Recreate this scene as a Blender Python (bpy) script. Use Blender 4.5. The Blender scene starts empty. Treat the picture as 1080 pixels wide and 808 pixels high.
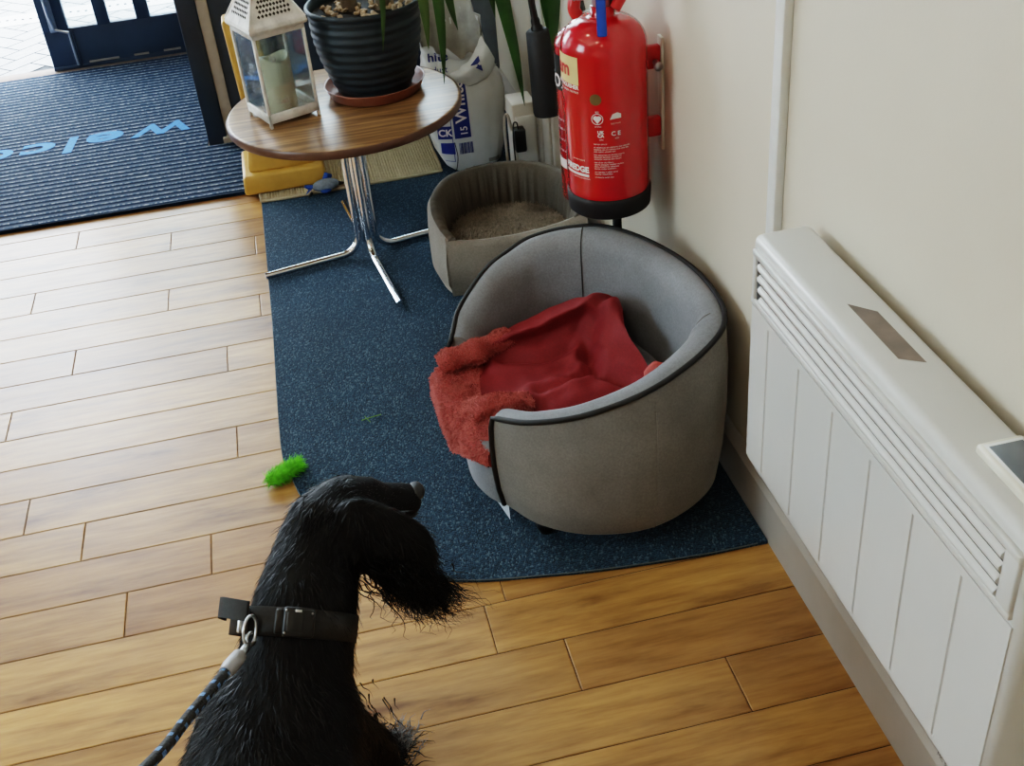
import bpy, bmesh, math, random
from mathutils import Vector, Matrix, noise
from mathutils.bvhtree import BVHTree
R = math.radians
random.seed(7)
scene = bpy.context.scene
COL = scene.collection

# ------------------------------------------------------------------ materials
def new_mat(name):
    m = bpy.data.materials.new(name); m.use_nodes = True
    nt = m.node_tree
    b = nt.nodes['Principled BSDF']
    return m, nt, b
def link(nt, a, b): nt.links.new(a, b)
def ramp(nt, fac, stops):
    n = nt.nodes.new('ShaderNodeValToRGB')
    cr = n.color_ramp
    while len(cr.elements) < len(stops): cr.elements.new(0.5)
    for e, (p, c) in zip(cr.elements, stops):
        e.position = p; e.color = (*c, 1) if len(c) == 3 else c
    link(nt, fac, n.inputs['Fac']); return n.outputs['Color']
def coords(nt, scale=(1, 1, 1), kind='Object', rot=(0, 0, 0)):
    tc = nt.nodes.new('ShaderNodeTexCoord'); mp = nt.nodes.new('ShaderNodeMapping')
    mp.inputs['Scale'].default_value = scale; mp.inputs['Rotation'].default_value = rot
    link(nt, tc.outputs[kind], mp.inputs['Vector']); return mp.outputs['Vector']
def noise_tex(nt, vec, scale, detail=4, rough=.55):
    n = nt.nodes.new('ShaderNodeTexNoise'); n.inputs['Scale'].default_value = scale
    n.inputs['Detail'].default_value = detail; n.inputs['Roughness'].default_value = rough
    link(nt, vec, n.inputs['Vector']); return n.outputs['Fac']
def bump(nt, b, h, strength, dist=.002):
    n = nt.nodes.new('ShaderNodeBump'); n.inputs['Strength'].default_value = strength
    n.inputs['Distance'].default_value = dist
    link(nt, h, n.inputs['Height']); link(nt, n.outputs['Normal'], b.inputs['Normal'])
def mix(nt, a, b_, fac, mode='MIX'):
    n = nt.nodes.new('ShaderNodeMix'); n.data_type = 'RGBA'; n.blend_type = mode
    for s, v in ((n.inputs['Factor'], fac), (n.inputs['A'], a), (n.inputs['B'], b_)):
        if hasattr(v, 'is_linked'): link(nt, v, s)
        elif isinstance(v, (int, float)): s.default_value = v
        else: s.default_value = (*v, 1)
    return n.outputs['Result']

def plain(name, col, rough=.5, metal=0, var=.12, scale=30, bmp=0, coat=0, sheen=0, spec=.5, bscale=None):
    m, nt, b = new_mat(name)
    v = coords(nt)
    f = noise_tex(nt, v, scale)
    c0 = tuple(max(0, c*(1-var)) for c in col); c1 = tuple(min(1, c*(1+var)) for c in col)
    link(nt, ramp(nt, f, [(.3, c0), (.7, c1)]), b.inputs['Base Color'])
    b.inputs['Roughness'].default_value = rough; b.inputs['Metallic'].default_value = metal
    b.inputs['Specular IOR Level'].default_value = spec
    if coat: b.inputs['Coat Weight'].default_value = coat; b.inputs['Coat Roughness'].default_value = .08
    if sheen: b.inputs['Sheen Weight'].default_value = sheen; b.inputs['Sheen Roughness'].default_value = .4
    if bmp: bump(nt, b, noise_tex(nt, v, bscale or scale*6), bmp)
    return m

def m_floor():
    m, nt, b = new_mat('oak_laminate')
    at = nt.nodes.new('ShaderNodeAttribute'); at.attribute_name = 'plank'
    tc = nt.nodes.new('ShaderNodeTexCoord')
    ad = nt.nodes.new('ShaderNodeVectorMath'); ad.operation = 'MULTIPLY_ADD'
    link(nt, at.outputs['Color'], ad.inputs[0]); ad.inputs[1].default_value = (9, 7, 5); link(nt, tc.outputs['Object'], ad.inputs[2])
    mp = nt.nodes.new('ShaderNodeMapping'); mp.inputs['Scale'].default_value = (1.6, 16, 1); link(nt, ad.outputs[0], mp.inputs['Vector'])
    grain = noise_tex(nt, mp.outputs['Vector'], 3.2, 8, .65)
    mp2 = nt.nodes.new('ShaderNodeMapping'); mp2.inputs['Scale'].default_value = (1.2, 5, 1); link(nt, ad.outputs[0], mp2.inputs['Vector'])
    blot = noise_tex(nt, mp2.outputs['Vector'], 2.6, 5, .6)
    c = ramp(nt, grain, [(.25, (.24, .115, .032)), (.45, (.37, .20, .066)), (.6, (.44, .255, .092)), (.8, (.51, .31, .13))])
    dk = ramp(nt, blot, [(.30, (.42, .33, .26)), (.40, (.8, .76, .72)), (.5, (1.0, .98, .96)), (.66, (1.15, 1.15, 1.12))])
    c = mix(nt, c, dk, 1.0, 'MULTIPLY')
    sep = nt.nodes.new('ShaderNodeSeparateColor'); link(nt, at.outputs['Color'], sep.inputs[0])
    tint = ramp(nt, sep.outputs[0], [(0, (.76, .68, .62)), (.5, (.96, .95, .92)), (1, (1.12, 1.1, 1.02))])
    c = mix(nt, c, tint, 1.0, 'MULTIPLY')
    link(nt, c, b.inputs['Base Color'])
    rr = nt.nodes.new('ShaderNodeMapRange'); rr.inputs['To Min'].default_value = .27; rr.inputs['To Max'].default_value = .42
    link(nt, noise_tex(nt, mp2.outputs['Vector'], 9, 4), rr.inputs['Value']); link(nt, rr.outputs[0], b.inputs['Roughness'])
    bump(nt, b, grain, .12, .002)
    b.inputs['Specular IOR Level'].default_value = .62
    return m

def m_carpet():
    m, nt, b = new_mat('navy_carpet')
    v = coords(nt)
    vo = nt.nodes.new('ShaderNodeTexVoronoi'); vo.inputs['Scale'].default_value = 300; vo.inputs['Randomness'].default_value = .6
    mp = nt.nodes.new('ShaderNodeMapping'); mp.inputs['Scale'].default_value = (1.15, .7, 1); link(nt, v, mp.inputs['Vector'])
    link(nt, mp.outputs['Vector'], vo.inputs['Vector'])
    sep = nt.nodes.new('ShaderNodeSeparateColor'); link(nt, vo.outputs['Color'], sep.inputs[0])
    c = ramp(nt, sep.outputs[0], [(0, (.003, .010, .020)), (.5, (.008, .027, .048)), (.82, (.016, .045, .072)), (.96, (.07, .11, .138))])
    big = ramp(nt, noise_tex(nt, v, 5, 5), [(.3, (.75, .78, .8)), (.7, (1.2, 1.2, 1.2))])
    c = mix(nt, c, big, 1.0, 'MULTIPLY')
    dust = noise_tex(nt, v, 60, 6, .8)
    c = mix(nt, c, (.22, .27, .3), ramp(nt, dust, [(.64, (0, 0, 0)), (.84, (.4, .4, .4))]))
    link(nt, c, b.inputs['Base Color']); b.inputs['Roughness'].default_value = .95
    b.inputs['Sheen Weight'].default_value = .2; b.inputs['Sheen Tint'].default_value = (.25, .5, .8, 1)
    inv = nt.nodes.new('ShaderNodeMath'); inv.operation = 'SUBTRACT'; inv.inputs[0].default_value = 1; link(nt, vo.outputs['Distance'], inv.inputs[1])
    bump(nt, b, inv.outputs[0], .9, .004)
    return m

def m_doormat():
    m, nt, b = new_mat('ribbed_entrance_mat')
    v = coords(nt)
    sx = nt.nodes.new('ShaderNodeSeparateXYZ'); link(nt, v, sx.inputs[0])
    a = nt.nodes.new('ShaderNodeMath'); a.operation = 'MULTIPLY'; a.inputs[1].default_value = 2*math.pi/.033; link(nt, sx.outputs['Y'], a.inputs[0])
    s = nt.nodes.new('ShaderNodeMath'); s.operation = 'SINE'; link(nt, a.outputs[0], s.inputs[0])
    h = nt.nodes.new('ShaderNodeMapRange'); h.inputs['From Min'].default_value = -1; link(nt, s.outputs[0], h.inputs['Value'])
    n = noise_tex(nt, v, 120, 5, .7)
    ad = nt.nodes.new('ShaderNodeMath'); ad.operation = 'MULTIPLY_ADD'; ad.inputs[1].default_value = .5; link(nt, n, ad.inputs[0]); link(nt, h.outputs[0], ad.inputs[2])
    c = ramp(nt, ad.outputs[0], [(.35, (.004, .012, .032)), (.8, (.012, .035, .085)), (1.0, (.06, .1, .16)), (1.0, (.33, .38, .42))])
    c = ramp(nt, ad.outputs[0], [(.3, (.003, .009, .024)), (.8, (.008, .024, .058)), (1.1, (.022, .045, .085))])
    ad2 = nt.nodes.new('ShaderNodeMath'); ad2.operation = 'MULTIPLY_ADD'; ad2.inputs[1].default_value = .9; link(nt, n, ad2.inputs[0]); link(nt, h.outputs[0], ad2.inputs[2])
    c = mix(nt, c, (.40, .44, .46), ramp(nt, ad2.outputs[0], [(0, (0, 0, 0)), (1, (0, 0, 0))]) if False else _pale(nt, ad2.outputs[0]))
    link(nt, c, b.inputs['Base Color']); b.inputs['Roughness'].default_value = .9; b.inputs['Specular IOR Level'].default_value = .15
    b.inputs['Sheen Weight'].default_value = .06; b.inputs['Sheen Tint'].default_value = (.5, .75, 1, 1)
    bump(nt, b, ad.outputs[0], .7, .007)
    return m
def _pale(nt, f):
    r = nt.nodes.new('ShaderNodeMapRange'); r.inputs['From Min'].default_value = 1.38; r.inputs['From Max'].default_value = 1.56
    link(nt, f, r.inputs['Value']); return r.outputs[0]

def m_wood_table():
    m, nt, b = new_mat('zebrano_laminate')
    v = coords(nt, (1.2, 22, 1), rot=(0, 0, R(-4)))
    g = noise_tex(nt, v, 3, 7, .65)
    g2 = noise_tex(nt, coords(nt, (2, 60, 1), rot=(0, 0, R(-4))), 3, 4)
    c = ramp(nt, g, [(.3, (.10, .052, .022)), (.48, (.235, .135, .062)), (.62, (.36, .22, .105)), (.8, (.47, .31, .165))])
    c = mix(nt, c, ramp(nt, g2, [(.3, (.7, .65, .6)), (.6, (1.1, 1.1, 1.1))]), 1.0, 'MULTIPLY')
    link(nt, c, b.inputs['Base Color']); b.inputs['Roughness'].default_value = .33
    return m

def m_velvet(name, col, var=.18, sheen=.5):
    m, nt, b = new_mat(name)
    v = coords(nt)
    f = noise_tex(nt, v, 7, 6, .6)
    c0 = tuple(c*(1-var) for c in col); c1 = tuple(c*(1+var) for c in col)
    c = ramp(nt, f, [(.3, c0), (.7, c1)])
    c = mix(nt, c, ramp(nt, noise_tex(nt, v, 260, 3), [(.3, (.85, .85, .85)), (.7, (1.1, 1.1, 1.1))]), 1.0, 'MULTIPLY')
    link(nt, c, b.inputs['Base Color']); b.inputs['Roughness'].default_value = .75
    b.inputs['Sheen Weight'].default_value = sheen; b.inputs['Sheen Tint'].default_value = (*[min(1, q*2.2) for q in col], 1); b.inputs['Sheen Roughness'].default_value = .35
    bump(nt, b, noise_tex(nt, v, 300, 3), .12, .001)
    return m

def m_wall():
    m, nt, b = new_mat('cream_wall_paint')
    v = coords(nt)
    f = noise_tex(nt, v, 2.2, 3)
    link(nt, ramp(nt, f, [(.3, (.57, .515, .425)), (.7, (.62, .565, .47))]), b.inputs['Base Color'])
    b.inputs['Roughness'].default_value = .55
    bump(nt, b, noise_tex(nt, v, 130, 5), .1, .002)
    return m

def m_paving():
    m, nt, b = new_mat('pale_block_paving')
    v = coords(nt)
    link(nt, ramp(nt, noise_tex(nt, v, 40, 5, .7), [(.3, (.24, .25, .26)), (.7, (.36, .37, .38))]), b.inputs['Base Color']); b.inputs['Roughness'].default_value = .9
    return m

def m_glass(name, tint=(.9, .95, .95), refl=.12):
    m, nt, b = new_mat(name)
    out = nt.nodes['Material Output']
    t = nt.nodes.new('ShaderNodeBsdfTransparent'); t.inputs['Color'].default_value = (*tint, 1)
    g = nt.nodes.new('ShaderNodeBsdfGlossy'); g.inputs['Roughness'].default_value = .04
    x = nt.nodes.new('ShaderNodeMixShader')
    fr = nt.nodes.new('ShaderNodeFresnel'); fr.inputs['IOR'].default_value = 1.45
    mp = nt.nodes.new('ShaderNodeMapRange'); mp.inputs['To Min'].default_value = refl*.3; mp.inputs['To Max'].default_value = .9
    link(nt, fr.outputs[0], mp.inputs['Value']); link(nt, mp.outputs[0], x.inputs[0])
    link(nt, t.outputs[0], x.inputs[1]); link(nt, g.outputs[0], x.inputs[2]); link(nt, x.outputs[0], out.inputs['Surface'])
    if refl > .2:
        v = coords(nt); fz = nt.nodes.new('ShaderNodeMapRange'); fz.inputs['From Min'].default_value = .56; fz.inputs['From Max'].default_value = .72; fz.inputs['To Max'].default_value = .45
        link(nt, noise_tex(nt, v, 26, 6, .7), fz.inputs['Value'])
        d = nt.nodes.new('ShaderNodeBsdfDiffuse'); d.inputs['Color'].default_value = (.7, .72, .72, 1)
        x2 = nt.nodes.new('ShaderNodeMixShader'); link(nt, fz.outputs[0], x2.inputs[0]); link(nt, x.outputs[0], x2.inputs[1]); link(nt, d.outputs[0], x2.inputs[2]); link(nt, x2.outputs[0], out.inputs['Surface'])
    return m

def m_leaf():
    m, nt, b = new_mat('yucca_leaf')
    tc = nt.nodes.new('ShaderNodeTexCoord')
    f = noise_tex(nt, tc.outputs['Object'], 14, 4)
    at = nt.nodes.new('ShaderNodeAttribute'); at.attribute_name = 'plank'
    sep = nt.nodes.new('ShaderNodeSeparateColor'); link(nt, at.outputs['Color'], sep.inputs[0])
    c = ramp(nt, f, [(.3, (.018, .055, .014)), (.7, (.04, .11, .025))])
    c = mix(nt, c, (.2, .26, .09), sep.outputs[0])
    link(nt, c, b.inputs['Base Color']); b.inputs['Roughness'].default_value = .38
    return m

def m_rope():
    m, nt, b = new_mat('black_rope_blue_flecks')
    at = nt.nodes.new('ShaderNodeAttribute'); at.attribute_name = 'plank'
    sep = nt.nodes.new('ShaderNodeSeparateColor'); link(nt, at.outputs['Color'], sep.inputs[0])
    v = coords(nt)
    w = noise_tex(nt, v, 420, 2)
    base = ramp(nt, w, [(.35, (.004, .004, .005)), (.7, (.03, .028, .026))])
    c = mix(nt, base, ramp(nt, w, [(.35, (.06, .14, .32)), (.7, (.2, .36, .62))]), sep.outputs[0])
    link(nt, c, b.inputs['Base Color']); b.inputs['Roughness'].default_value = .7
    bump(nt, b, w, .6, .002)
    return m

M = {}
def setup_materials():
    M['floor'] = m_floor(); M['carpet'] = m_carpet(); M['doormat'] = m_doormat(); M['table'] = m_wood_table()
    M['velvet'] = m_velvet('grey_velvet', (.20, .207, .225)); M['velvet_out'] = m_velvet('shaded_grey_velvet', (.185, .176, .165))  # outer faces: same velvet, darkened in colour for the shade on them
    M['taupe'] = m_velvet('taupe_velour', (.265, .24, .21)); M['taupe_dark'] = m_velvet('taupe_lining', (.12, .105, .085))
    M['fleece'] = m_velvet('red_fleece', (.195, .012, .016), .12, .25); M['sherpa'] = m_velvet('coral_sherpa', (.40, .08, .07), .14, .3)
    M['wall'] = m_wall(); M['paving'] = m_paving(); M['leaf'] = m_leaf(); M['rope'] = m_rope()
    M['glass'] = m_glass('clear_glass'); M['lglass'] = m_glass('lantern_glass', (.93, .96, .95), .3)
    M['gap'] = plain('dark_joint', (.03, .018, .01), .9)
    M['trimwhite'] = plain('white_gloss_paint', (.72, .72, .7), .35, var=.03)
    M['skirt'] = plain('greyish_gloss_paint', (.40, .37, .335), .4, var=.06, scale=8)
    M['ceiling'] = plain('ceiling_paint', (.75, .73, .68), .9, var=.03)
    M['navy'] = plain('navy_gloss_paint', (.032, .050, .085), .42, var=.15, scale=6)
    M['navy_haze'] = plain('hazed_navy_paint', (.05, .085, .145), .5, var=.15, scale=5)  # door navy lifted paler, with the flare haze put into the colour
    M['beige'] = plain('beige_trim_paint', (.4, .37, .34), .5, var=.08)
    M['steel'] = plain('worn_steel', (.55, .57, .6), .3, 1, .1)
    M['chrome'] = plain('polished_chrome', (.82, .83, .85), .1, 1, .03)
    M['black'] = plain('black_plastic', (.008, .008, .009), .4, var=.1)
    M['blackm'] = plain('matt_black_rubber', (.012, .012, .014), .6, var=.2, bmp=.1)
    M['piping'] = plain('black_piping', (.006, .006, .007), .6, var=.2)
    M['heater'] = plain('white_enamel', (.58, .58, .565), .28, var=.02, scale=5)
    M['heaterd'] = plain('heater_shade_and_print', (.02, .02, .02), .7)
    M['cream'] = plain('cream_plastic', (.66, .63, .54), .4, var=.04)
    M['lcd'] = plain('grey_display', (.11, .125, .135), .2, var=.05)
    M['brown'] = plain('brown_grey_label', (.19, .15, .125), .45, var=.3, scale=14)
    M['red'] = plain('red_enamel', (.5, .008, .014), .2, var=.05, coat=.6)
    M['redp'] = plain('red_plastic', (.5, .02, .02), .35, var=.08)
    M['white_ink'] = plain('white_ink', (.75, .7, .7), .5, var=.04)
    M['red_ink'] = plain('red_ink', (.5, .04, .03), .5, var=.04)
    M['label'] = plain('cream_label', (.68, .53, .26), .4, var=.05)
    M['olive'] = plain('olive_sticker', (.13, .09, .03), .5, var=.1)
    M['bluetag'] = plain('blue_plastic', (.015, .09, .52), .35, var=.1)
    M['bluetext'] = plain('light_blue_pile', (.05, .21, .56), .85, var=.2, scale=150)
    M['pot'] = plain('dark_slate_plastic', (.016, .026, .034), .55, var=.15, scale=20)
    M['terra'] = plain('terracotta_plastic', (.27, .105, .068), .4, var=.1)
    M['soil'] = plain('potting_soil', (.014, .011, .009), .95, var=.5, bmp=.8)
    M['bark'] = plain('bark_chips', (.33, .24, .15), .85, var=.35, scale=60, bmp=.4)
    M['trunk'] = plain('yucca_trunk', (.14, .11, .08), .9, var=.35, scale=40, bmp=.6)
    M['lantern'] = plain('distressed_white_metal', (.66, .645, .61), .5, var=.2, scale=40, bmp=.15)
    M['lantern_hole'] = plain('lantern_fretwork_hole', (.035, .03, .025), .8)
    M['candle'] = plain('ivory_wax', (.74, .70, .54), .45, var=.04)
    M['yellow'] = plain('yellow_plastic', (.50, .30, .065), .42, var=.08, scale=25)
    M['tan'] = plain('tan_ribbed_mat', (.42, .36, .25), .9, var=.1, scale=80)
    M['toygrey'] = plain('grey_plush', (.2, .24, .29), .9, var=.25, scale=80, bmp=.5)
    M['toyblue'] = plain('blue_plush', (.025, .085, .34), .85, var=.2, scale=80)
    M['sack'] = plain('white_poly_sack', (.60, .60, .585), .45, var=.08, scale=9, bmp=.25, bscale=28)
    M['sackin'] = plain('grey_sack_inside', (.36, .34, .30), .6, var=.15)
    M['sackblue'] = plain('sack_blue_ink', (.016, .03, .2), .45, var=.1)
    M['socket'] = plain('white_socket_plastic', (.62, .6, .55), .4, var=.03)
    M['pipebox'] = plain('cream_gloss_boxing', (.55, .52, .46), .4, var=.05)
    M['cable_w'] = plain('white_cable', (.5, .48, .43), .5)
    M['shag'] = plain('taupe_shag_pile', (.33, .285, .23), .85, var=.3, scale=120)
    M['fuzz'] = plain('coral_pile', (.47, .135, .12), .8, var=.2, scale=120)
    M['green'] = plain('lime_plush', (.16, .62, .03), .8, var=.3, scale=120)
    M['dog'] = plain('black_dog_coat', (.0035, .0034, .004), .6, var=.4, scale=50, spec=.2)
    M['hair'] = plain('black_dog_hair', (.0045, .0043, .0052), .42, var=.5, scale=60, spec=.25)
    M['greyhair'] = plain('silver_dog_hair', (.17, .17, .18), .5, var=.5, scale=120)
    M['nose'] = plain('wet_black_nose', (.006, .006, .007), .35, var=.3, scale=200, bmp=.3)
    M['eye'] = plain('dark_eye', (.012, .008, .006), .05, coat=1)
    M['webbing'] = plain('black_webbing', (.012, .0115, .0115), .6, var=.3, scale=200, bmp=.3)
    M['greycap'] = plain('grey_leash_cap', (.3, .3, .31), .38, var=.05)
    M['whitetag'] = plain('pale_lining', (.6, .66, .74), .6, var=.04)
    M['concrete'] = plain('pale_kerb', (.5, .5, .5), .9, var=.08)
    M['thresh'] = plain('timber_threshold', (.13, .085, .06), .6, var=.25, scale=25)
setup_materials()

# ------------------------------------------------------------------ geometry
class G:
    def __init__(self): self.v = []; self.f = []; self.mi = []; self.sm = []; self.ca = []
    def add(self, vs, fs, mi=0, smooth=True, ca=(0, 0, 0)):
        o = len(self.v); self.v += [Vector(p) for p in vs]
        for f in fs:
            self.f.append(tuple(i+o for i in f)); self.mi.append(mi); self.sm.append(smooth); self.ca.append(ca)
        return self
    def bm(self, bm, mi=0, smooth=True, ca=(0, 0, 0), M4=None):
        bm.verts.index_update()
        vs = [(M4 @ v.co) if M4 else v.co.copy() for v in bm.verts]
        fs = [tuple(v.index for v in f.verts) for f in bm.faces]
        bm.free(); return self.add(vs, fs, mi, smooth, ca)
    def box(self, lo, hi, bev=0, seg=2, mi=0, M4=None, smooth=None):
        b = bmesh.new(); bmesh.ops.create_cube(b, size=1)
        lo = Vector(lo); hi = Vector(hi); s = hi-lo; c = (hi+lo)/2
        for v in b.verts: v.co = Vector((v.co.x*s.x, v.co.y*s.y, v.co.z*s.z))+c
        if bev: bmesh.ops.bevel(b, geom=b.edges[:], offset=bev, segments=seg, affect='EDGES', profile=.5)
        return self.bm(b, mi, (bev > 0) if smooth is None else smooth, M4=M4)
    def grid(self, rows, closeU=False, closeV=False, mi=0, smooth=True, flip=False, ca=(0, 0, 0)):
        n, m = len(rows), len(rows[0]); vs = [p for r in rows for p in r]; fs = []
        for i in range(n if closeV else n-1):
            for j in range(m if closeU else m-1):
                a, b, c, d = i*m+j, i*m+(j+1) % m, ((i+1) % n)*m+(j+1) % m, ((i+1) % n)*m+j
                fs.append((d, c, b, a) if flip else (a, b, c, d))
        return self.add(vs, fs, mi, smooth, ca)
    def cap(self, ring, mi=0, flip=False, smooth=False):
        idx = tuple(range(len(ring)))
        return self.add(ring, [idx[::-1] if flip else idx], mi, smooth)
    def tube(self, path, r, n=10, mi=0, cap=True, sq=None, ca=None):
        P = [Vector(p) for p in path]; N = len(P)
        rr = r if isinstance(r, (list, tuple)) else [r]*N
        rows = []; up = None
        for i in range(N):
            t = (P[min(i+1, N-1)]-P[max(i-1, 0)]).normalized()
            if up is None:
                up = Vector((0, 0, 1)) if abs(t.z) < .9 else Vector((1, 0, 0))
            s = t.cross(up).normalized(); up = s.cross(t).normalized()  # added broad fill light, not a fitting of the room
            rows.append([P[i]+s*(rr[i]*math.cos(a)*(sq or 1))+up*(rr[i]*math.sin(a)) for a in [2*math.pi*k/n for k in range(n)]])
        if ca:
            for i in range(N-1):
                self.grid([rows[i], rows[i+1]], closeU=True, mi=mi, flip=True)
                for k in range(n): self.ca[-n+k] = ca(i, k)
        else: self.grid(rows, closeU=True, mi=mi, flip=True)
        if cap: self.cap(rows[0], mi); self.cap(rows[-1], mi, True)
        return self
    def lathe(self, prof, c=(0, 0, 0), n=40, mi=0, M4=None, smooth=True):
        c = Vector(c); rows = []
        for r, z in prof:
            rows.append([c+Vector((max(r, 1e-5)*math.cos(2*math.pi*k/n), max(r, 1e-5)*math.sin(2*math.pi*k/n), z)) for k in range(n)])
        if M4: rows = [[M4 @ p for p in q] for q in rows]
        return self.grid(rows, closeU=True, mi=mi, smooth=smooth)
    def prism(self, poly, z0, z1, mi=0, smooth=False):
        n = len(poly); a = [Vector((p[0], p[1], z0)) for p in poly]; b = [Vector((p[0], p[1], z1)) for p in poly]
        self.add(a+b, [(i, (i+1) % n, n+(i+1) % n, n+i) for i in range(n)], mi, smooth)
        self.cap(a, mi, True); self.cap(b, mi); return self
    def ell(self, c, r, n=16, mi=0, M4=None):
        b = bmesh.new(); bmesh.ops.create_uvsphere(b, u_segments=n, v_segments=max(6, n*2//3), radius=1)
        c = Vector(c); r = Vector(r) if not isinstance(r, (int, float)) else Vector((r, r, r))
        for v in b.verts: v.co = Vector((v.co.x*r.x, v.co.y*r.y, v.co.z*r.z))
        if M4:
            for v in b.verts: v.co = M4 @ v.co
        for v in b.verts: v.co += c
        return self.bm(b, mi)
    def map(self, fn):
        self.v = [Vector(fn(p)) for p in self.v]; return self
    def merge(self, g):
        o = len(self.v); self.v += g.v; self.f += [tuple(i+o for i in f) for f in g.f]
        self.mi += g.mi; self.sm += g.sm; self.ca += g.ca; return self

def build(name, g, mats, origin=(0, 0, 0), parent=None, weld=0):
    o3 = Vector(origin)
    me = bpy.data.meshes.new(name)
    me.from_pydata([tuple(p-o3) for p in g.v], [], g.f)
    for m in (mats if isinstance(mats, (list, tuple)) else [mats]): me.materials.append(m)
    me.polygons.foreach_set('material_index', g.mi); me.polygons.foreach_set('use_smooth', g.sm)
    if any(c != (0, 0, 0) for c in g.ca):
        at = me.color_attributes.new('plank', 'FLOAT_COLOR', 'CORNER'); buf = []
        for p, c in zip(me.polygons, g.ca): buf += [c[0], c[1], c[2], 1.0]*p.loop_total
        at.data.foreach_set('color', buf)
    me.validate(); me.update()
    if weld:
        b = bmesh.new(); b.from_mesh(me); bmesh.ops.remove_doubles(b, verts=b.verts, dist=weld); b.to_mesh(me); b.free()
    o = bpy.data.objects.new(name, me); COL.objects.link(o)
    if parent is not None: o.parent = parent
    else: o.location = o3
    return o

class Thing:
    def __init__(s, name, label, cat, loc, group=None):
        s.e = bpy.data.objects.new(name, None); COL.objects.link(s.e); s.e.location = loc
        s.e.empty_display_size = .05; s.loc = Vector(loc)
        s.e['label'] = label; s.e['category'] = cat
        if group: s.e['group'] = group
    def part(s, name, g, mats, parent=None, label=None, weld=0, stuff=False):
        o = build(name, g, mats, s.loc, parent or s.e, weld)
        if label: o['label'] = label
        if stuff: o['kind'] = 'stuff'
        return o
def single(name, g, mats, label, cat, loc, group=None, weld=0):
    o = build(name, g, mats, loc, None, weld); o['label'] = label; o['category'] = cat
    if group: o['group'] = group
    return o
def struct(name, g, mats, loc=(0, 0, 0)):
    o = build(name, g, mats, loc); o['kind'] = 'structure'; return o

def catmull(pts, per=8, closed=False):
    P = [Vector(p) for p in pts]; n = len(P); out = []
    for i in range(n if closed else n-1):
        p0 = P[(i-1) % n] if closed or i > 0 else P[0]*2-P[1]
        p1 = P[i]; p2 = P[(i+1) % n]
        p3 = P[(i+2) % n] if closed or i+2 < n else P[-1]*2-P[-2]
        for k in range(per):
            t = k/per
            out.append(.5*((2*p1)+(p2-p0)*t+(2*p0-5*p1+4*p2-p3)*t*t+(3*p1-p0-3*p2+p3)*t*t*t))
    if not closed: out.append(P[-1])
    return out
def refine(rows, per):
    a = [catmull(r, per) for r in rows]
    cols = [catmull([r[j] for r in a], per) for j in range(len(a[0]))]
    return [[cols[j][i] for j in range(len(cols))] for i in range(len(cols[0]))]
def text_geo(s, size, align='LEFT', shear=0, offset=0, mi=0, extrude=0):
    c = bpy.data.curves.new('t', 'FONT'); c.body = s; c.size = size; c.align_x = align; c.shear = shear; c.offset = offset
    c.resolution_u = 4; c.extrude = extrude
    o = bpy.data.objects.new('t', c); COL.objects.link(o)
    dg = bpy.context.evaluated_depsgraph_get(); oe = o.evaluated_get(dg); me = oe.to_mesh()
    g = G(); g.add([v.co.copy() for v in me.vertices], [tuple(p.vertices) for p in me.polygons], mi, False)
    oe.to_mesh_clear(); bpy.data.objects.remove(o); bpy.data.curves.remove(c)
    return g
def strands(g_src_tris, count, length, direc, width=.0006, segs=3, curl=.3, lift=.4, mi=0, seed=1, keep=None, jitter=.25):
    """short hair ribbons grown from triangles; direc(p, n) gives the lie of the pile"""
    rnd = random.Random(seed); out = G()
    areas = []; tot = 0
    for a, b, c in g_src_tris:
        tot += (b-a).cross(c-a).length*.5; areas.append(tot)
    import bisect
    for _ in range(count):
        k = min(bisect.bisect(areas, rnd.random()*tot), len(areas)-1)
        a, b, c = g_src_tris[k]; u, w = rnd.random(), rnd.random()
        if u+w > 1: u, w = 1-u, 1-w
        p = a+(b-a)*u+(c-a)*w; n = (b-a).cross(c-a).normalized()
        if keep and not keep(p): continue
        d = direc(p, n); d = d-n*d.dot(n)
        if d.length < 1e-6: d = Vector((rnd.gauss(0, 1), rnd.gauss(0, 1), rnd.gauss(0, 1)))
        d = (d.normalized()+Vector((rnd.gauss(0, 1), rnd.gauss(0, 1), rnd.gauss(0, 1)))*jitter).normalized()
        L = (length(p) if callable(length) else length)*rnd.uniform(.6, 1.25)
        side = d.cross(n+Vector((rnd.gauss(0, .3), rnd.gauss(0, .3), rnd.gauss(0, .3)))).normalized()
        cv = Vector((rnd.gauss(0, 1), rnd.gauss(0, 1), rnd.gauss(0, 1)))*curl
        q = p.copy(); vs = []
        for s in range(segs+1):
            t = s/segs; wd = width*(1-t*.9)
            if s == segs: vs.append(q.copy())
            else: vs += [q-side*wd, q+side*wd]
            dd = (d*(1-lift)+n*lift*(1-t)+cv*t*.5+Vector((0, 0, -.25*t))).normalized()
            q = q+dd*(L/segs)
        fs = [(2*s, 2*s+1, 2*s+3, 2*s+2) for s in range(segs-1)]+[(2*segs-2, 2*segs-1, 2*segs)]
        out.add(vs, fs, mi, True)
    return out
def tris(g):
    t = []
    for f in g.f:
        for k in range(1, len(f)-1): t.append((g.v[f[0]], g.v[f[k]], g.v[f[k+1]]))
    return t

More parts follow.
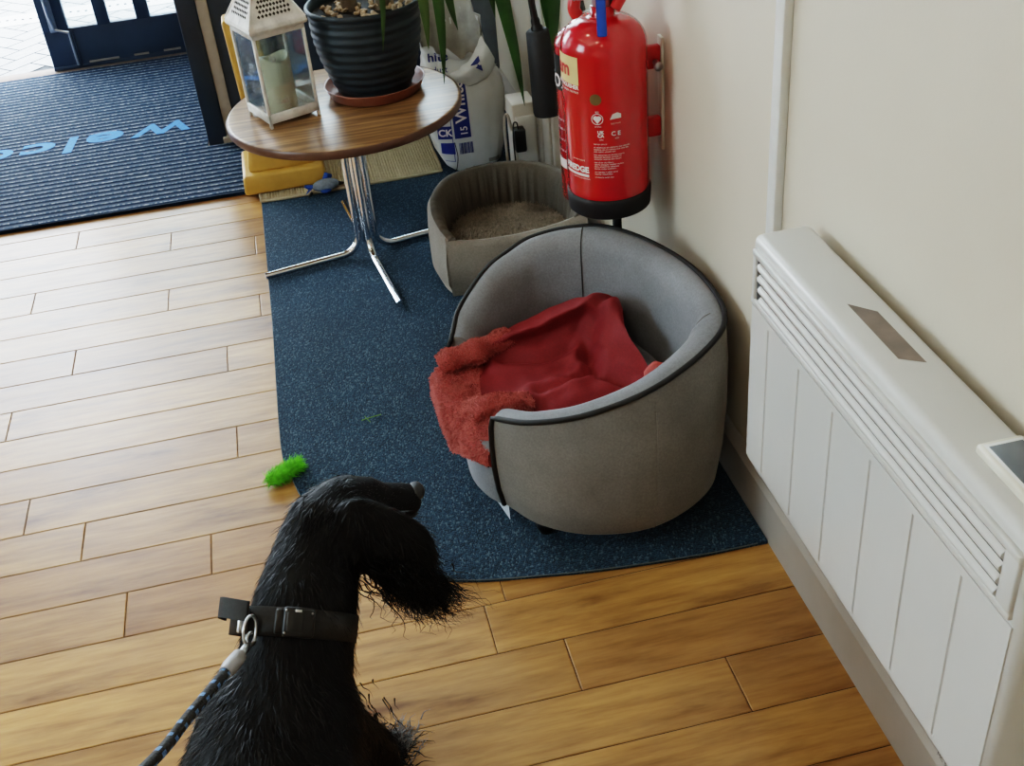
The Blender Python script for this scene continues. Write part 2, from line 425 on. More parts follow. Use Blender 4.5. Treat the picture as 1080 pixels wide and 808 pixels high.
# ------------------------------------------------------------------ setting
WX = .705; FY = 3.89
def floor():
    g = G(); s = .118; y0 = 1.118
    J = {18: -.72, 17: -.442, 15: -.808, 14: -.441, 12: -.668, 11: -.29, 10: -.795, 8: -.275, 7: -.712, 6: -.588, 5: -.334, 4: -.492, 3: .19, 1: .267, 0: .515}
    rnd = random.Random(3)
    for k in range(-24, 32):
        ya, yb = y0+k*s, y0+(k+1)*s
        if ya < -1.5 or yb > 4.95: continue
        x = J.get(k, rnd.choice([-1.25, .15, .3]) if k not in (9, 13, 16) else -1.4)
        cuts = [x]
        q = x
        while q > -2.85: q -= rnd.choice([1.2, 1.32, 1.2]); cuts.append(q)
        q = x
        while q < .72: q += rnd.choice([1.2, 1.28]); cuts.append(q)
        cuts.sort()
        for a, b in zip(cuts, cuts[1:]):
            a = max(a, -2.8); b = min(b, .75)
            if b-a < .02: continue
            e, c, h = .0006, .0022, -.0012
            ca = (rnd.random(), rnd.random(), rnd.random())
            o = [(a+e, ya+e, h), (b-e, ya+e, h), (b-e, yb-e, h), (a+e, yb-e, h)]
            i = [(a+c, ya+c, 0), (b-c, ya+c, 0), (b-c, yb-c, 0), (a+c, yb-c, 0)]
            g.add(o+i, [(4, 5, 6, 7)]+[(j, (j+1) % 4, 4+(j+1) % 4, 4+j) for j in range(4)], 0, False, ca)
    g.add([(-2.85, -1.55, -.003), (.8, -1.55, -.003), (.8, 4.96, -.003), (-2.85, 4.96, -.003)], [(0, 1, 2, 3)], 1, False)
    struct('floor', g, [M['floor'], M['gap']])
floor()
struct('wall_right', G().box((WX, -1.6, 0), (WX+.12, FY+.02, 2.6)), M['wall'])
struct('wall_back', G().box((-2.9, -1.65, 0), (WX+.12, -1.55, 2.6)), M['wall'])
struct('wall_left', G().box((-2.9, -1.6, 0), (-2.8, .9, 2.6)).box((-2.9, 2.0, 0), (-2.8, FY, 2.6)).box((-2.9, .9, 0), (-2.8, 2.0, .9)).box((-2.9, .9, 2.2), (-2.8, 2.0, 2.6)), M['wall'])
struct('window_3', G().box((-2.86, .9, .9), (-2.85, 2.0, 2.2)), M['glass'])
struct('ceiling', G().box((-2.9, -1.65, 2.6), (WX+.12, 5.05, 2.7)), M['ceiling'])
g = G().box((.69, -1.55, 0), (WX, FY, .095)); g.prism([(.69, 0), (.69, 0), (.69, 0)], 0, 0) if False else None
g.grid([[Vector((x, y, z)) for x, z in ((.69, .095), (.693, .1), (.697, .106), (.699, .115), (WX, .118))] for y in (-1.55, FY)], smooth=True)
struct('baseboard_right', g, M['skirt'])
# vertical cable trunking strip on the right wall, beside the heater
g = G().box((.690, 1.518, .118), (WX, 1.548, 2.6), .002)
struct('trim_1', g, M['trimwhite'])
# front (window) wall, navy stall riser right of the entrance, glazed above
g = G().box((-.262, FY, 0), (WX, FY+.06, .78)); g.box((-.262, FY, 2.25), (WX, FY+.06, 2.6)); g.box((-.262, FY, .78), (-.2, FY+.06, 2.25))
struct('wall_front', g, M['navy'])
struct('window_1', G().box((-.2, FY+.02, .78), (WX, FY+.026, 2.25)), M['glass'])
g = G().box((-.325, FY-.02, 0), (-.262, FY+.09, 2.6), .004)
struct('trim_2', g, M['navy'])
g = G().box((-.262, FY-.012, .02), (-.226, FY, 2.6), .002); g.box((-.275, FY-.035, 0), (-.155, FY-.001, .028), .003)
struct('trim_3', g, M['beige'])
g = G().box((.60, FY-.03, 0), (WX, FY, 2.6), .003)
struct('trim_added_haze', g, plain('hazed_navy_grey', (.115, .13, .145), .5, var=.1))  # added strip; the navy wall's hazy, paler look put into its colour
# lobby side wall, outer door wall
g = G().box((-.325, FY+.09, 0), (-.285, 4.93, 2.6))
struct('wall_lobby_right', g, M['navy'])
g = G().box((-1.99, FY+.09, 0), (-1.95, 4.93, 2.6))
struct('wall_lobby_left', g, M['navy'])
g = G().box((-2.9, FY, 0), (-1.95, FY+.08, .6)); g.box((-2.9, FY, 2.3), (-1.95, FY+.08, 2.6))
struct('wall_front_left', g, M['navy'])
struct('window_2', G().box((-2.85, FY+.03, .6), (-1.95, FY+.036, 2.3)), M['glass'])
struct('trim_4', G().box((-1.95, FY, 2.25), (-.285, FY+.08, 2.6)), M['navy'])
struct('wall_entrance_head', G().box((-1.99, 4.93, 2.15), (-.285, 5.0, 2.6)), M['navy'])
g = G().box((-1.99, 4.9, -.001), (-.285, 4.98, .012), .003)
struct('trim_5', g, M['thresh'])
# closed glazed door leaf: rails, stiles, three tall panes
def door():
    g = G(); x0, x1, y0, y1, z1 = -.945, -.33, 4.925, 4.965, 2.1
    panes = [(-.846, -.731), (-.681, -.574), (-.52, -.415)]
    g.box((x0, y0, .015), (x1, y1, .176), .003); g.box((x0, y0, 2.0), (x1, y1, z1), .003)
    xs = [x0]+[q for p in panes for q in p]+[x1]
    for i in range(0, 8, 2): g.box((xs[i], y0, .17), (xs[i+1], y1, 2.02), .003)
    for a, b in panes: g.box((a, y0, .95), (b, y1, 1.02), .003)
    g.box((x0, y0-.006, .015), (x1, y0, .03), .002); g.box((x0+.09, y0-.01, .02), (x0+.115, y0, .17), .003)
    d = struct('door_1', g, M['navy_haze'], (x0, y0, 0))
    o3 = Vector((x0, y0, 0))
    gg = G()
    for a, b in panes: gg.box((a-.002, y0+.018, .174), (b+.002, y0+.022, 2.01))
    build('door_glass', gg, M['glass'], o3, d)
    h = G().box((x0+.03, y0-.008, .17), (x0+.06, y0, .4), .003)
    h.tube([(x0+.045, y0-.03, .38), (x0+.045, y0-.03, .25), (x0+.05, y0-.02, .19)], .008); h.tube([(x0+.05, y0-.02, .185), (x0+.1, y0-.02, .165)], .006); h.tube([(x0+.1, y0-.012, .165), (x0+.1, y0-.012, .03)], .005)
    h.box((x0+.035, y0-.035, .3), (x0+.06, y0, .33), .002)
    build('door_bolt', h, M['steel'], o3, d)
    w = G()
    for i, (a, b) in enumerate(((-.80, -.68), (-.62, -.56), (-.5, -.43))): w.box((a, y0-.011, .032), (b, y0-.006, .040), .001)
    build('weather_strip', w, M['beige'], o3, d)
door()
# outside
g = G(); rnd = random.Random(2)
def brick(x0, y0, x1, y1):
    W = .1; q = []
    for x, y in ((x0+.04, y0+.04), (x1-.04, y0+.04), (x1-.04, y1-.04), (x0+.04, y1-.04)):
        X, Y = x*W, y*W; q.append((-.6+(X-Y)*.7071, 5.6+(X+Y)*.7071, -.03))
    if all(4.985 < p[1] < 7.4 and -3 < p[0] < 1.5 for p in q): g.add(q, [(0, 1, 2, 3)], 0, False)
for j in range(-12, 13):
    for n in range(-40, 41):
        ox, oy = n+2*j, n-2*j
        brick(ox, oy, ox+2, oy+1); brick(ox, oy+1, ox+1, oy+3)
g.add([(-9, 4.97, -.034), (7, 4.97, -.034), (7, 16, -.034), (-9, 16, -.034)], [(0, 1, 2, 3)], 1, False)
o = build('ground', g, [M['paving'], plain('paving_joint', (.035, .04, .045), .9)]); o['kind'] = 'structure'
# strip of pale setts with dark studs across the pavement
g = G().box((-5, 5.87, -.034), (4, 6.05, -.026))
struct('trim_6', g, M['concrete'])
stud0 = None
for i in range(26):
    x = -1.36+i*.0372
    if stud0 is None:
        g = G().lathe([(0, .004), (.006, .004), (.008, 0)], (0, 0, 0), 10)
        stud0 = single('paving_stud', g, M['blackm'], 'dark round stud in the pale strip of outdoor paving', 'paving stud', (0, 0, 0), 'dark studs in the pavement strip')
        s = stud0
    else:
        s = stud0.copy(); COL.objects.link(s)
    s.location = (x, 5.953+.012*math.sin(i*.9), -.0262)

# ------------------------------------------------------------------ mats
def rug():
    edge = [(-.166, 3.87), (-.172, 2.6), (-.18, 2.08), (-.168, 1.97), (-.145, 1.86), (-.10, 1.74), (-.03, 1.64), (.06, 1.57), (.145, 1.534), (.247, 1.512), (.385, 1.489), (.561, 1.472), (.688, 1.468)]
    pts = [Vector((x, y, 0)) for x, y in edge]
    poly = pts[:2]+catmull(pts[1:], 6)[1:]+[Vector((.688, 3.87, 0))]
    g = G().prism(poly[::-1], .0005, .008)
    t = Thing('carpet_runner', 'dark blue woven carpet runner with a rounded corner lying along the wall', 'rug', (.26, 2.6, 0))
    t.part('pile', g, M['carpet'])
    b = G().tube([p+Vector((0, 0, .0065)) for p in poly[:-2]], .0016, 6)
    t.part('bound_edge', b, plain('pale_binding', (.1, .12, .13), .9), label='thin pale bound edge of the runner')
rug()
def doormat():
    poly = [(-1.95, 3.445), (-.2, 3.425), (-.2, FY-.04), (-.33, FY-.04), (-.33, 4.9), (-1.95, 4.9)]
    t = Thing('door_mat', 'ribbed navy entrance mat in front of the glazed door with light blue lettering', 'door mat', (-1.1, 4.1, 0))
    t.part('ribbed_pile', G().prism(poly, .0005, .012), M['doormat'])
    g = G()
    for ch, x0, w, y0, h in (('W', -.390, .210, 4.142, .108), ('e', -.625, .128, 4.138, .09), ('l', -.783, .046, 4.138, .145), ('c', -.860, .120, 4.128, .088), ('o', -1.003, .118, 4.122, .088), ('m', -1.14, .18, 4.115, .088), ('e', -1.34, .125, 4.108, .09)):
        q = text_geo(ch, .15, 'LEFT', .10, .0045)
        xs = [p.x for p in q.v]; ys = [p.y for p in q.v]
        kx, ky = w/(max(xs)-min(xs)), h/(max(ys)-min(ys)); mx, my = min(xs), min(ys)
        g.merge(q.map(lambda p: (x0-(p.x-mx)*kx, y0-(p.y-my)*ky, .0138)))
    t.part('lettering', g, M['bluetext'], label='light blue Welcome lettering facing the door')
doormat()
# tan ribbed scratch mat
def tanmat():
    g = G()
    P = Matrix.Translation((.112, 3.5, 0)) @ Matrix.Rotation(R(0), 4, 'Z')
    n = 66; W, D = .56, .35
    rows = []
    for i in range(n*4+1):
        x = -W/2+W*i/(n*4); z = .0155+.0018*math.cos(2*math.pi*i/4)
        rows.append([P @ Vector((x, y, z)) for y in (-D/2, D/2)])
    g.grid(rows, smooth=False)
    t = Thing('scratch_mat', 'tan ribbed mat on the blue carpet under the round table', 'mat', (.112, 3.5, 0))
    t.part('ribbed_surface', g, M['tan'])
    e = G().tube(catmull([P @ Vector((x, y, .0125)) for x, y in ((-W/2+.03, -D/2), (0, -D/2), (W/2-.03, -D/2), (W/2, -D/2+.03), (W/2, 0), (W/2, D/2-.03), (W/2-.03, D/2), (0, D/2), (-W/2+.03, D/2), (-W/2, D/2-.03), (-W/2, 0), (-W/2, -D/2+.03))], 6, True)+[P @ Vector((-W/2+.03, -D/2, .0125))], .0055, 8)
    t.part('bound_edge', e, M['tan'])
tanmat()

# ------------------------------------------------------------------ tub pet sofa
INNER = {}
def sofa():
    top = [(.227, 1.653, .268), (.286, 1.588, .290), (.379, 1.545, .315), (.5, 1.542, .345), (.62, 1.592, .375), (.674, 1.66, .392), (.676, 1.80, .40), (.637, 1.94, .40), (.57, 2.045, .40), (.496, 2.088, .393), (.417, 2.105, .378), (.363, 2.096, .36), (.305, 2.071, .34), (.235, 2.012, .297), (.203, 1.950, .268)]
    bot = [(.236, 1.657), (.285, 1.578), (.37, 1.523), (.485, 1.508), (.60, 1.56), (.655, 1.65), (.662, 1.80), (.626, 1.94), (.565, 2.035), (.495, 2.08), (.417, 2.094), (.367, 2.085), (.312, 2.06), (.247, 2.004), (.213, 1.950)]
    T = catmull(top, 8); B = catmull([(x, y, .058) for x, y in bot], 8); n = len(T)
    c = Vector((.44, 1.8, 0))
    rows_out, rows_in, secs = [], [], []
    for i in range(n):
        t = T[i]; b = B[i]
        tg = (T[min(i+1, n-1)]-T[max(i-1, 0)]); tg.z = 0; tg.normalize()
        nn = Vector((tg.y, -tg.x, 0))
        if nn.dot(t-c) < 0: nn = -nn
        H = t.z-b.z
        def at(f, off, dz=0):
            p = b.lerp(t, f); return Vector((p.x, p.y, b.z+H*f+dz))+nn*off
        out = [at(0, -.02), at(0, -.006, .001), at(.03, .0), at(.25, .008), at(.5, .010), at(.75, .007), at(.93, .001), at(1, -.004)]
        inn = [at(1, -.004), at(1, -.014, .005), at(1, -.026, .004), at(1, -.038, -.004), at(1, -.047, -.016), at(1, -.053, -.034),
               Vector((0, 0, 0)), Vector((0, 0, 0)), Vector((0, 0, 0))]
        zt = t.z-.04; pad = 1.28 if i < 38 else (1.28-.28*min(1, (i-38)/3))
        inn[1:6] = [at(1, o*pad, dz) for o, dz in ((-.014, .005), (-.026, .004), (-.038, -.004), (-.047, -.016), (-.053, -.034))]
        for k, (f, o_) in enumerate(((.6, -.055*(1+(pad-1)*.8)), (.3, -.058*(1+(pad-1)*.5)), (0, -.062))):
            z = .12+(zt-.12)*f; p = b.lerp(t, (z-b.z)/H); inn[6+k] = Vector((p.x, p.y, z))+nn*o_
        rows_out.append(out); rows_in.append(inn); secs.append(out+inn[1:])
    t = Thing('tub_pet_sofa', 'grey velvet tub shaped pet sofa with black piping beside the wall heater', 'pet sofa', (.44, 1.79, .008))
    g = G().grid(rows_out, flip=False)
    g.grid(rows_in)
    sh = t.part('tub_shell', G().grid(rows_out).grid(rows_in, mi=1).cap(secs[0], 0).cap(secs[-1], 0, True), [M['velvet_out'], M['velvet']])
    # piping along the rim and down the arm fronts
    rim = [r[-1]+Vector((0, 0, .002)) for r in rows_out]
    first = [p+Vector((-.002, 0, 0)) for p in (rows_out[0][2], rows_out[0][3], rows_out[0][4], rows_out[0][5], rows_out[0][6])]
    last = [rows_out[-1][k]+Vector((-.002, 0, 0)) for k in (6, 5, 4, 3, 2)]
    t.part('piping', G().tube(first+rim+last, .0052, 8), M['piping'], label='black piping along rim and arm fronts')
    INNER['rows'] = rows_in
    # seams inside the back and on the outside of the near arm
    def seam(i, rows, off):
        p = [q.lerp(c+Vector((0, 0, q.z)), off) for q in rows[i]]
        return G().tube(p, .0011, 6)
    k1 = 8*9-3
    t.part('seam', seam(k1, [r[1:] for r in rows_in], .004), M['piping'])
    t.part('seam', seam(8*5, [r[2:] for r in rows_in], .003), M['velvet_out'])
    t.part('seam', seam(8*3, [r[1:7] for r in rows_out], -.002), M['velvet_out'])
    # base with bowed front panel
    front = catmull([B[-1], Vector((.200, 1.90, 0)), Vector((.194, 1.85, 0)), Vector((.190, 1.79, 0)), Vector((.194, 1.74, 0)), Vector((.212, 1.69, 0)), B[0]], 5)
    poly = [Vector((p.x, p.y, 0)) for p in front[:-1]]+[Vector((p[0].x, p[0].y, 0))+(c-Vector((p[0].x, p[0].y, 0))).normalized()*.012 for p in rows_out[::3]]
    t.part('seat_base', G().prism(poly[::-1], .06, .155), M['velvet'])
    inp = [Vector((p[-1].x, p[-1].y, 0)).lerp(c, -.02) for p in rows_in[4:-4:3]]
    cush = [Vector((p.x-.012, p.y, 0)) for p in front]+inp
    cen = Vector((.4, 1.8, 0)); rows = []
    for s, z in ((1, .155), (1.03, .17), (1.03, .19), (.98, .203), (.8, .208), (.4, .21), (.02, .21)):
        rows.append([Vector((cen.x+(p.x-cen.x)*min(s, 1.0), cen.y+(p.y-cen.y)*min(s, 1.0), z)) for p in cush])
    t.part('seat_cushion', G().grid(rows, closeU=True), M['velvet'])
    t.part('cushion_piping', G().tube([Vector((p.x-.017, p.y, .158)) for p in front[2:-1]], .004, 6), M['piping'])
    for x, y in ((.305, 1.625), (.58, 1.64), (.30, 1.97), (.56, 1.99)):
        t.part('leg', G().lathe([(0, .008), (.015, .008), (.019, .02), (.022, .062)], (x, y, 0), 16), M['black'])
    p0, p1 = Vector((.226, 1.70, .06)), Vector((.243, 1.665, .06))
    t.part('lining_flap', G().add([p0, p1, p1-Vector((0, 0, .045)), p0-Vector((0, 0, .02))], [(0, 1, 2, 3)], 0, False), M['whitetag'], label='pale lining hanging under the front edge')
sofa()

def blanket():
    main = [
[(0.315,2.028,0.205),(0.370,2.040,0.210),(0.439,2.049,0.220),(0.491,2.046,0.225),(0.536,2.028,0.230),(0.569,2.000,0.230),(0.571,1.952,0.225)],
[(0.307,1.974,0.240),(0.360,1.983,0.255),(0.426,1.983,0.275),(0.475,1.974,0.290),(0.515,1.957,0.300),(0.544,1.921,0.305),(0.547,1.887,0.295)],
[(0.277,1.920,0.250),(0.334,1.917,0.268),(0.396,1.917,0.288),(0.451,1.914,0.300),(0.495,1.900,0.312),(0.526,1.873,0.312),(0.533,1.829,0.295)],
[(0.252,1.914,0.232),(0.315,1.918,0.240),(0.379,1.923,0.250),(0.439,1.922,0.262),(0.477,1.914,0.268),(0.504,1.856,0.285),(0.533,1.798,0.285)],
[(0.233,1.913,0.218),(0.295,1.907,0.222),(0.356,1.897,0.228),(0.419,1.898,0.236),(0.460,1.902,0.238),(0.486,1.838,0.262),(0.543,1.773,0.272)],
[(0.222,1.899,0.214),(0.285,1.880,0.216),(0.343,1.864,0.220),(0.412,1.858,0.226),(0.458,1.870,0.222),(0.493,1.809,0.252),(0.549,1.745,0.262)],
[(0.218,1.879,0.212),(0.279,1.844,0.216),(0.339,1.814,0.222),(0.403,1.799,0.230),(0.456,1.821,0.217),(0.493,1.786,0.240),(0.550,1.726,0.252)],
[(0.218,1.858,0.212),(0.274,1.815,0.216),(0.338,1.775,0.228),(0.398,1.759,0.240),(0.457,1.769,0.224),(0.500,1.761,0.228),(0.548,1.719,0.240)],
[(0.219,1.834,0.212),(0.271,1.784,0.215),(0.337,1.739,0.228),(0.394,1.721,0.240),(0.463,1.724,0.230),(0.504,1.725,0.224),(0.545,1.712,0.232)],
[(0.226,1.794,0.212),(0.268,1.746,0.213),(0.332,1.710,0.218),(0.392,1.697,0.222),(0.456,1.690,0.220),(0.497,1.691,0.218),(0.543,1.695,0.222)],
]
    rows = refine(main, 11)
    rnd = 0
    for r in rows:
        for p in r:
            w = noise.noise(Vector((p.x*14, p.y*14+3, 1.7)))*.010+noise.noise(Vector((p.x*33+5, p.y*24, 4)))*.004
            p.z += w
            for line in (((.535, 1.935), (.485, 1.885), (.458, 1.835), (.468, 1.775), (.505, 1.735)), ((.30, 1.90), (.37, 1.875), (.43, 1.885)), ((.34, 1.765), (.41, 1.775), (.455, 1.80))):
                d = 9
                for (ax_, ay_), (bx_, by_) in zip(line, line[1:]):
                    ab = Vector((bx_-ax_, by_-ay_)); ap = Vector((p.x-ax_, p.y-ay_)); u_ = max(0, min(1, ap.dot(ab)/ab.dot(ab)))
                    d = min(d, (ap-ab*u_).length)
                p.z += .0085*math.exp(-((d-.024)/.013)**2)-.006*math.exp(-(d/.008)**2)
            p.z = max(p.z, .2125)
    t = Thing('fleece_blanket', 'rumpled red fleece blanket with coral sherpa underside lying in the grey pet sofa', 'blanket', (.36, 1.84, .21))
    t.part('fleece_side', G().grid(rows, flip=True), M['fleece'], label='smooth deep red fleece')
    flap = [
[(0.273,1.949,0.235),(0.231,1.933,0.238),(0.193,1.928,0.232),(0.165,1.926,0.212),(0.156,1.927,0.190)],
[(0.257,1.913,0.222),(0.216,1.899,0.222),(0.178,1.885,0.222),(0.150,1.879,0.200),(0.145,1.891,0.175)],
[(0.247,1.865,0.214),(0.211,1.871,0.214),(0.175,1.848,0.215),(0.145,1.830,0.198),(0.142,1.838,0.165)],
[(0.243,1.827,0.213),(0.214,1.836,0.214),(0.183,1.810,0.216),(0.152,1.792,0.200),(0.151,1.803,0.165)],
[(0.241,1.798,0.215),(0.219,1.811,0.216),(0.194,1.787,0.216),(0.167,1.774,0.200),(0.170,1.794,0.160)],
[(0.250,1.767,0.225),(0.221,1.774,0.236),(0.201,1.755,0.232),(0.180,1.751,0.200),(0.179,1.758,0.135)],
[(0.265,1.747,0.235),(0.236,1.761,0.246),(0.210,1.760,0.240),(0.195,1.741,0.205),(0.191,1.731,0.150)],
[(0.286,1.733,0.240),(0.262,1.746,0.248),(0.222,1.765,0.242),(0.202,1.716,0.215),(0.199,1.690,0.165)],
[(0.301,1.724,0.238),(0.288,1.736,0.246),(0.246,1.741,0.244),(0.220,1.696,0.220),(0.217,1.669,0.165)],
[(0.313,1.714,0.238),(0.298,1.726,0.246),(0.262,1.726,0.246),(0.240,1.683,0.225),(0.234,1.652,0.165)],
]
    fr = refine(flap, 7)
    for r in fr:
        for p in r:
            p.x -= .021*max(0, min(1, (.222-p.z)/.04))
            p.x = max(p.x, .150)
            p += Vector((noise.noise(p*22), noise.noise(p*22+Vector((9, 0, 0))), noise.noise(p*22+Vector((0, 9, 0)))))*.005
    fg = G().grid(fr, flip=True)
    # thickness: a second layer just inside
    back = [[p+Vector((.007, .001, -.006)) for p in r] for r in fr]
    fg.grid(back)
    rim = [fr[0], back[0]]; fg.grid(rim); fg.grid([fr[-1], back[-1]], flip=True); fg.grid([[r[-1] for r in fr], [r[-1] for r in back]])
    fold = t.part('sherpa_flap', fg, M['sherpa'], label='coral sherpa pile turned out over the sofa front')
    fn = tris(G().grid(fr))
    t.part('sherpa_pile', strands(fn, 8000, .0065, lambda p, n: Vector((-.2, 0, -1)), .0012, 2, 1.2, .6, seed=4, jitter=.9), M['fuzz'], fold, stuff=True)
    # rolled hem at the far side with an open end
    path = catmull([(.325, 1.945, .245), (.28, 1.930, .247), (.243, 1.918, .246), (.205, 1.912, .242), (.170, 1.910, .236)], 6)
    rg = G(); N = 18
    ro, ri = [], []
    P = [Vector(p) for p in path]
    for i, p in enumerate(P):
        tg = (P[min(i+1, len(P)-1)]-P[max(i-1, 0)]).normalized(); s = tg.cross(Vector((0, 0, 1))).normalized(); u = s.cross(tg)
        R0 = .021+.003*math.sin(i*.7)
        ro.append([p+(s*math.cos(a)*1.1+u*math.sin(a))*(R0*(1+.08*math.sin(3*a+i*.3))) for a in [2*math.pi*k/N for k in range(N)]])
        ri.append([p+(s*math.cos(a)*1.1+u*math.sin(a))*.008 for a in [2*math.pi*k/N for k in range(N)]])
    rg.grid(ro, closeU=True, flip=True); rg.grid(ri, closeU=True); rg.grid([ro[-1], ri[-1]], closeU=True, flip=True); rg.grid([ro[0], ri[0]], closeU=True)
    roll = t.part('rolled_hem', rg, M['sherpa'], label='rolled coral hem with an open end')
    t.part('sherpa_pile', strands(tris(G().grid(ro, closeU=True, flip=True)), 3500, .0065, lambda p, n: Vector((-1, 0, 0)), .0012, 2, 1.2, .6, seed=5, jitter=.9), M['fuzz'], roll, stuff=True)
    # thick folded-back hem beside the near arm
    P = [Vector(p) for p in catmull([(.318, 1.742, .226), (.285, 1.738, .236), (.25, 1.735, .243), (.222, 1.732, .242), (.205, 1.730, .232)], 6)]
    ro = []
    for i, p in enumerate(P):
        tg = (P[min(i+1, len(P)-1)]-P[max(i-1, 0)]).normalized(); sd = tg.cross(Vector((0, 0, 1))).normalized(); u = sd.cross(tg)
        ro.append([p+sd*(.021*math.copysign(abs(math.cos(a))**.6, math.cos(a)))+u*(.012*math.copysign(abs(math.sin(a))**.6, math.sin(a)))+Vector((0, 0, .004*noise.noise(p*30+Vector((a, 0, 0))))) for a in [2*math.pi*k/18 for k in range(18)]])
    hem = t.part('folded_hem', G().grid(ro, closeU=True, flip=True).cap(ro[0]).cap(ro[-1], 0, True), M['sherpa'], label='thick coral hem folded back beside the near arm')
    t.part('sherpa_pile', strands(tris(G().grid(ro, closeU=True, flip=True).cap(ro[-1], 0, True)), 2600, .0065, lambda p, n: Vector((-1, 0, 0)), .0012, 2, 1.2, .6, seed=6, jitter=.9), M['fuzz'], hem, stuff=True)
    # small turned-up corner by the right arm
    t.part('turned_corner', G().tube(catmull([(.536, 1.712, .232), (.546, 1.720, .250), (.560, 1.718, .266), (.572, 1.712, .262)], 5), [.009]*5+[.012]*6+[.010]*5, 10), M['sherpa'], label='coral corner turned up by the arm')
blanket()

# ------------------------------------------------------------------ taupe soft bed behind
def soft_bed():
    out = [(.288, 2.545), (.272, 2.60), (.268, 2.68), (.285, 2.77), (.34, 2.855), (.42, 2.888), (.5, 2.892), (.58, 2.87), (.645, 2.81), (.672, 2.73), (.672, 2.65), (.655, 2.56)]
    hts = [.178, .19, .20, .205, .21, .212, .212, .21, .206, .20, .19, .178]
    P = catmull([(x, y, h) for (x, y), h in zip(out, hts)], 14); n = len(P); c = Vector((.47, 2.69, 0))
    ro, ri, secs = [], [], []
    for i, p in enumerate(P):
        tg = P[min(i+1, n-1)]-P[max(i-1, 0)]; tg.z = 0; tg.normalize(); nn = Vector((-tg.y, tg.x, 0))
        if nn.dot(p-c) < 0: nn = -nn
        b = Vector((p.x, p.y, 0)); w = .005*math.sin(i*1.15+1.5*math.sin(i*.37))+.003*math.sin(i*2.3); w2 = .0015*math.sin(i*1.15+1.5*math.sin(i*.37))
        sh = -.03
        o_ = [b+nn*-.025+Vector((0, 0, .01)), b+nn*-.008+Vector((0, 0, .014)), b+nn*.006+Vector((0, 0, .05)), b+nn*.006+Vector((0, 0, p.z*.6)), b+nn*.001+Vector((0, 0, p.z-.02)), b+nn*-.008+Vector((0, 0, p.z-.004))]
        i_ = [o_[-1], b+nn*-.018+Vector((0, 0, p.z+w2)), b+nn*-.028+Vector((0, 0, p.z-.006+w2)), b+nn*(-.037+w*.5)+Vector((0, 0, p.z-.03)), b+nn*(-.042+w)+Vector((0, 0, p.z*.55)), b+nn*(-.048+w)+Vector((0, 0, .05))]
        ro.append(o_); ri.append(i_); secs.append(o_+i_[1:])
    t = Thing('soft_pet_bed', 'taupe fabric pet bed with gathered lining and shaggy cushion behind the grey sofa', 'pet bed', (.47, 2.7, .008))
    t.part('side_wall', G().grid(ro, flip=True).cap(secs[0], 0, True).cap(secs[-1]), M['taupe'])
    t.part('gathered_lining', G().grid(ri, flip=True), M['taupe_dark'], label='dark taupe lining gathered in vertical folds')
    a, b = P[0], P[-1]
    f0 = []
    for k in range(17):
        u = k/16; q = a.lerp(b, u); sag = -.022*math.sin(math.pi*u)**.5; z = q.z+sag
        y = q.y-.012*math.sin(math.pi*u)
        f0.append([Vector((q.x+.004*(1-2*u), y+.004, .012)), Vector((q.x, y-.004, .02)), Vector((q.x, y-.010, z*.5)), Vector((q.x, y-.004, z-.014)), Vector((q.x, y+.006, z)), Vector((q.x, y+.02, z-.004)), Vector((q.x, y+.03, z-.03)), Vector((q.x, y+.034, .05))])
    t.part('low_front', G().grid(f0), M['taupe'])
    poly = [Vector((p.x, p.y, 0)).lerp(c, .16) for p in P]
    rows = []
    for s, z in ((1.02, .03), (1.0, .07), (.93, .092), (.7, .106), (.4, .112), (.02, .113)):
        rows.append([c+(p-c)*s+Vector((0, 0, z)) for p in poly])
    cu = t.part('shag_cushion', G().grid(rows, closeU=True, flip=True).cap(rows[0]), M['shag'])
    rr = rows[1:]
    t.part('shag_pile', strands(tris(G().grid(rr, closeU=True, flip=True)), 9000, .017, lambda p, n: Vector((noise.noise(p*25), noise.noise(p*25+Vector((7, 7, 7))), 0)), .0013, 3, 1.0, .55, seed=8, jitter=.6), M['shag'], cu, stuff=True)
soft_bed()

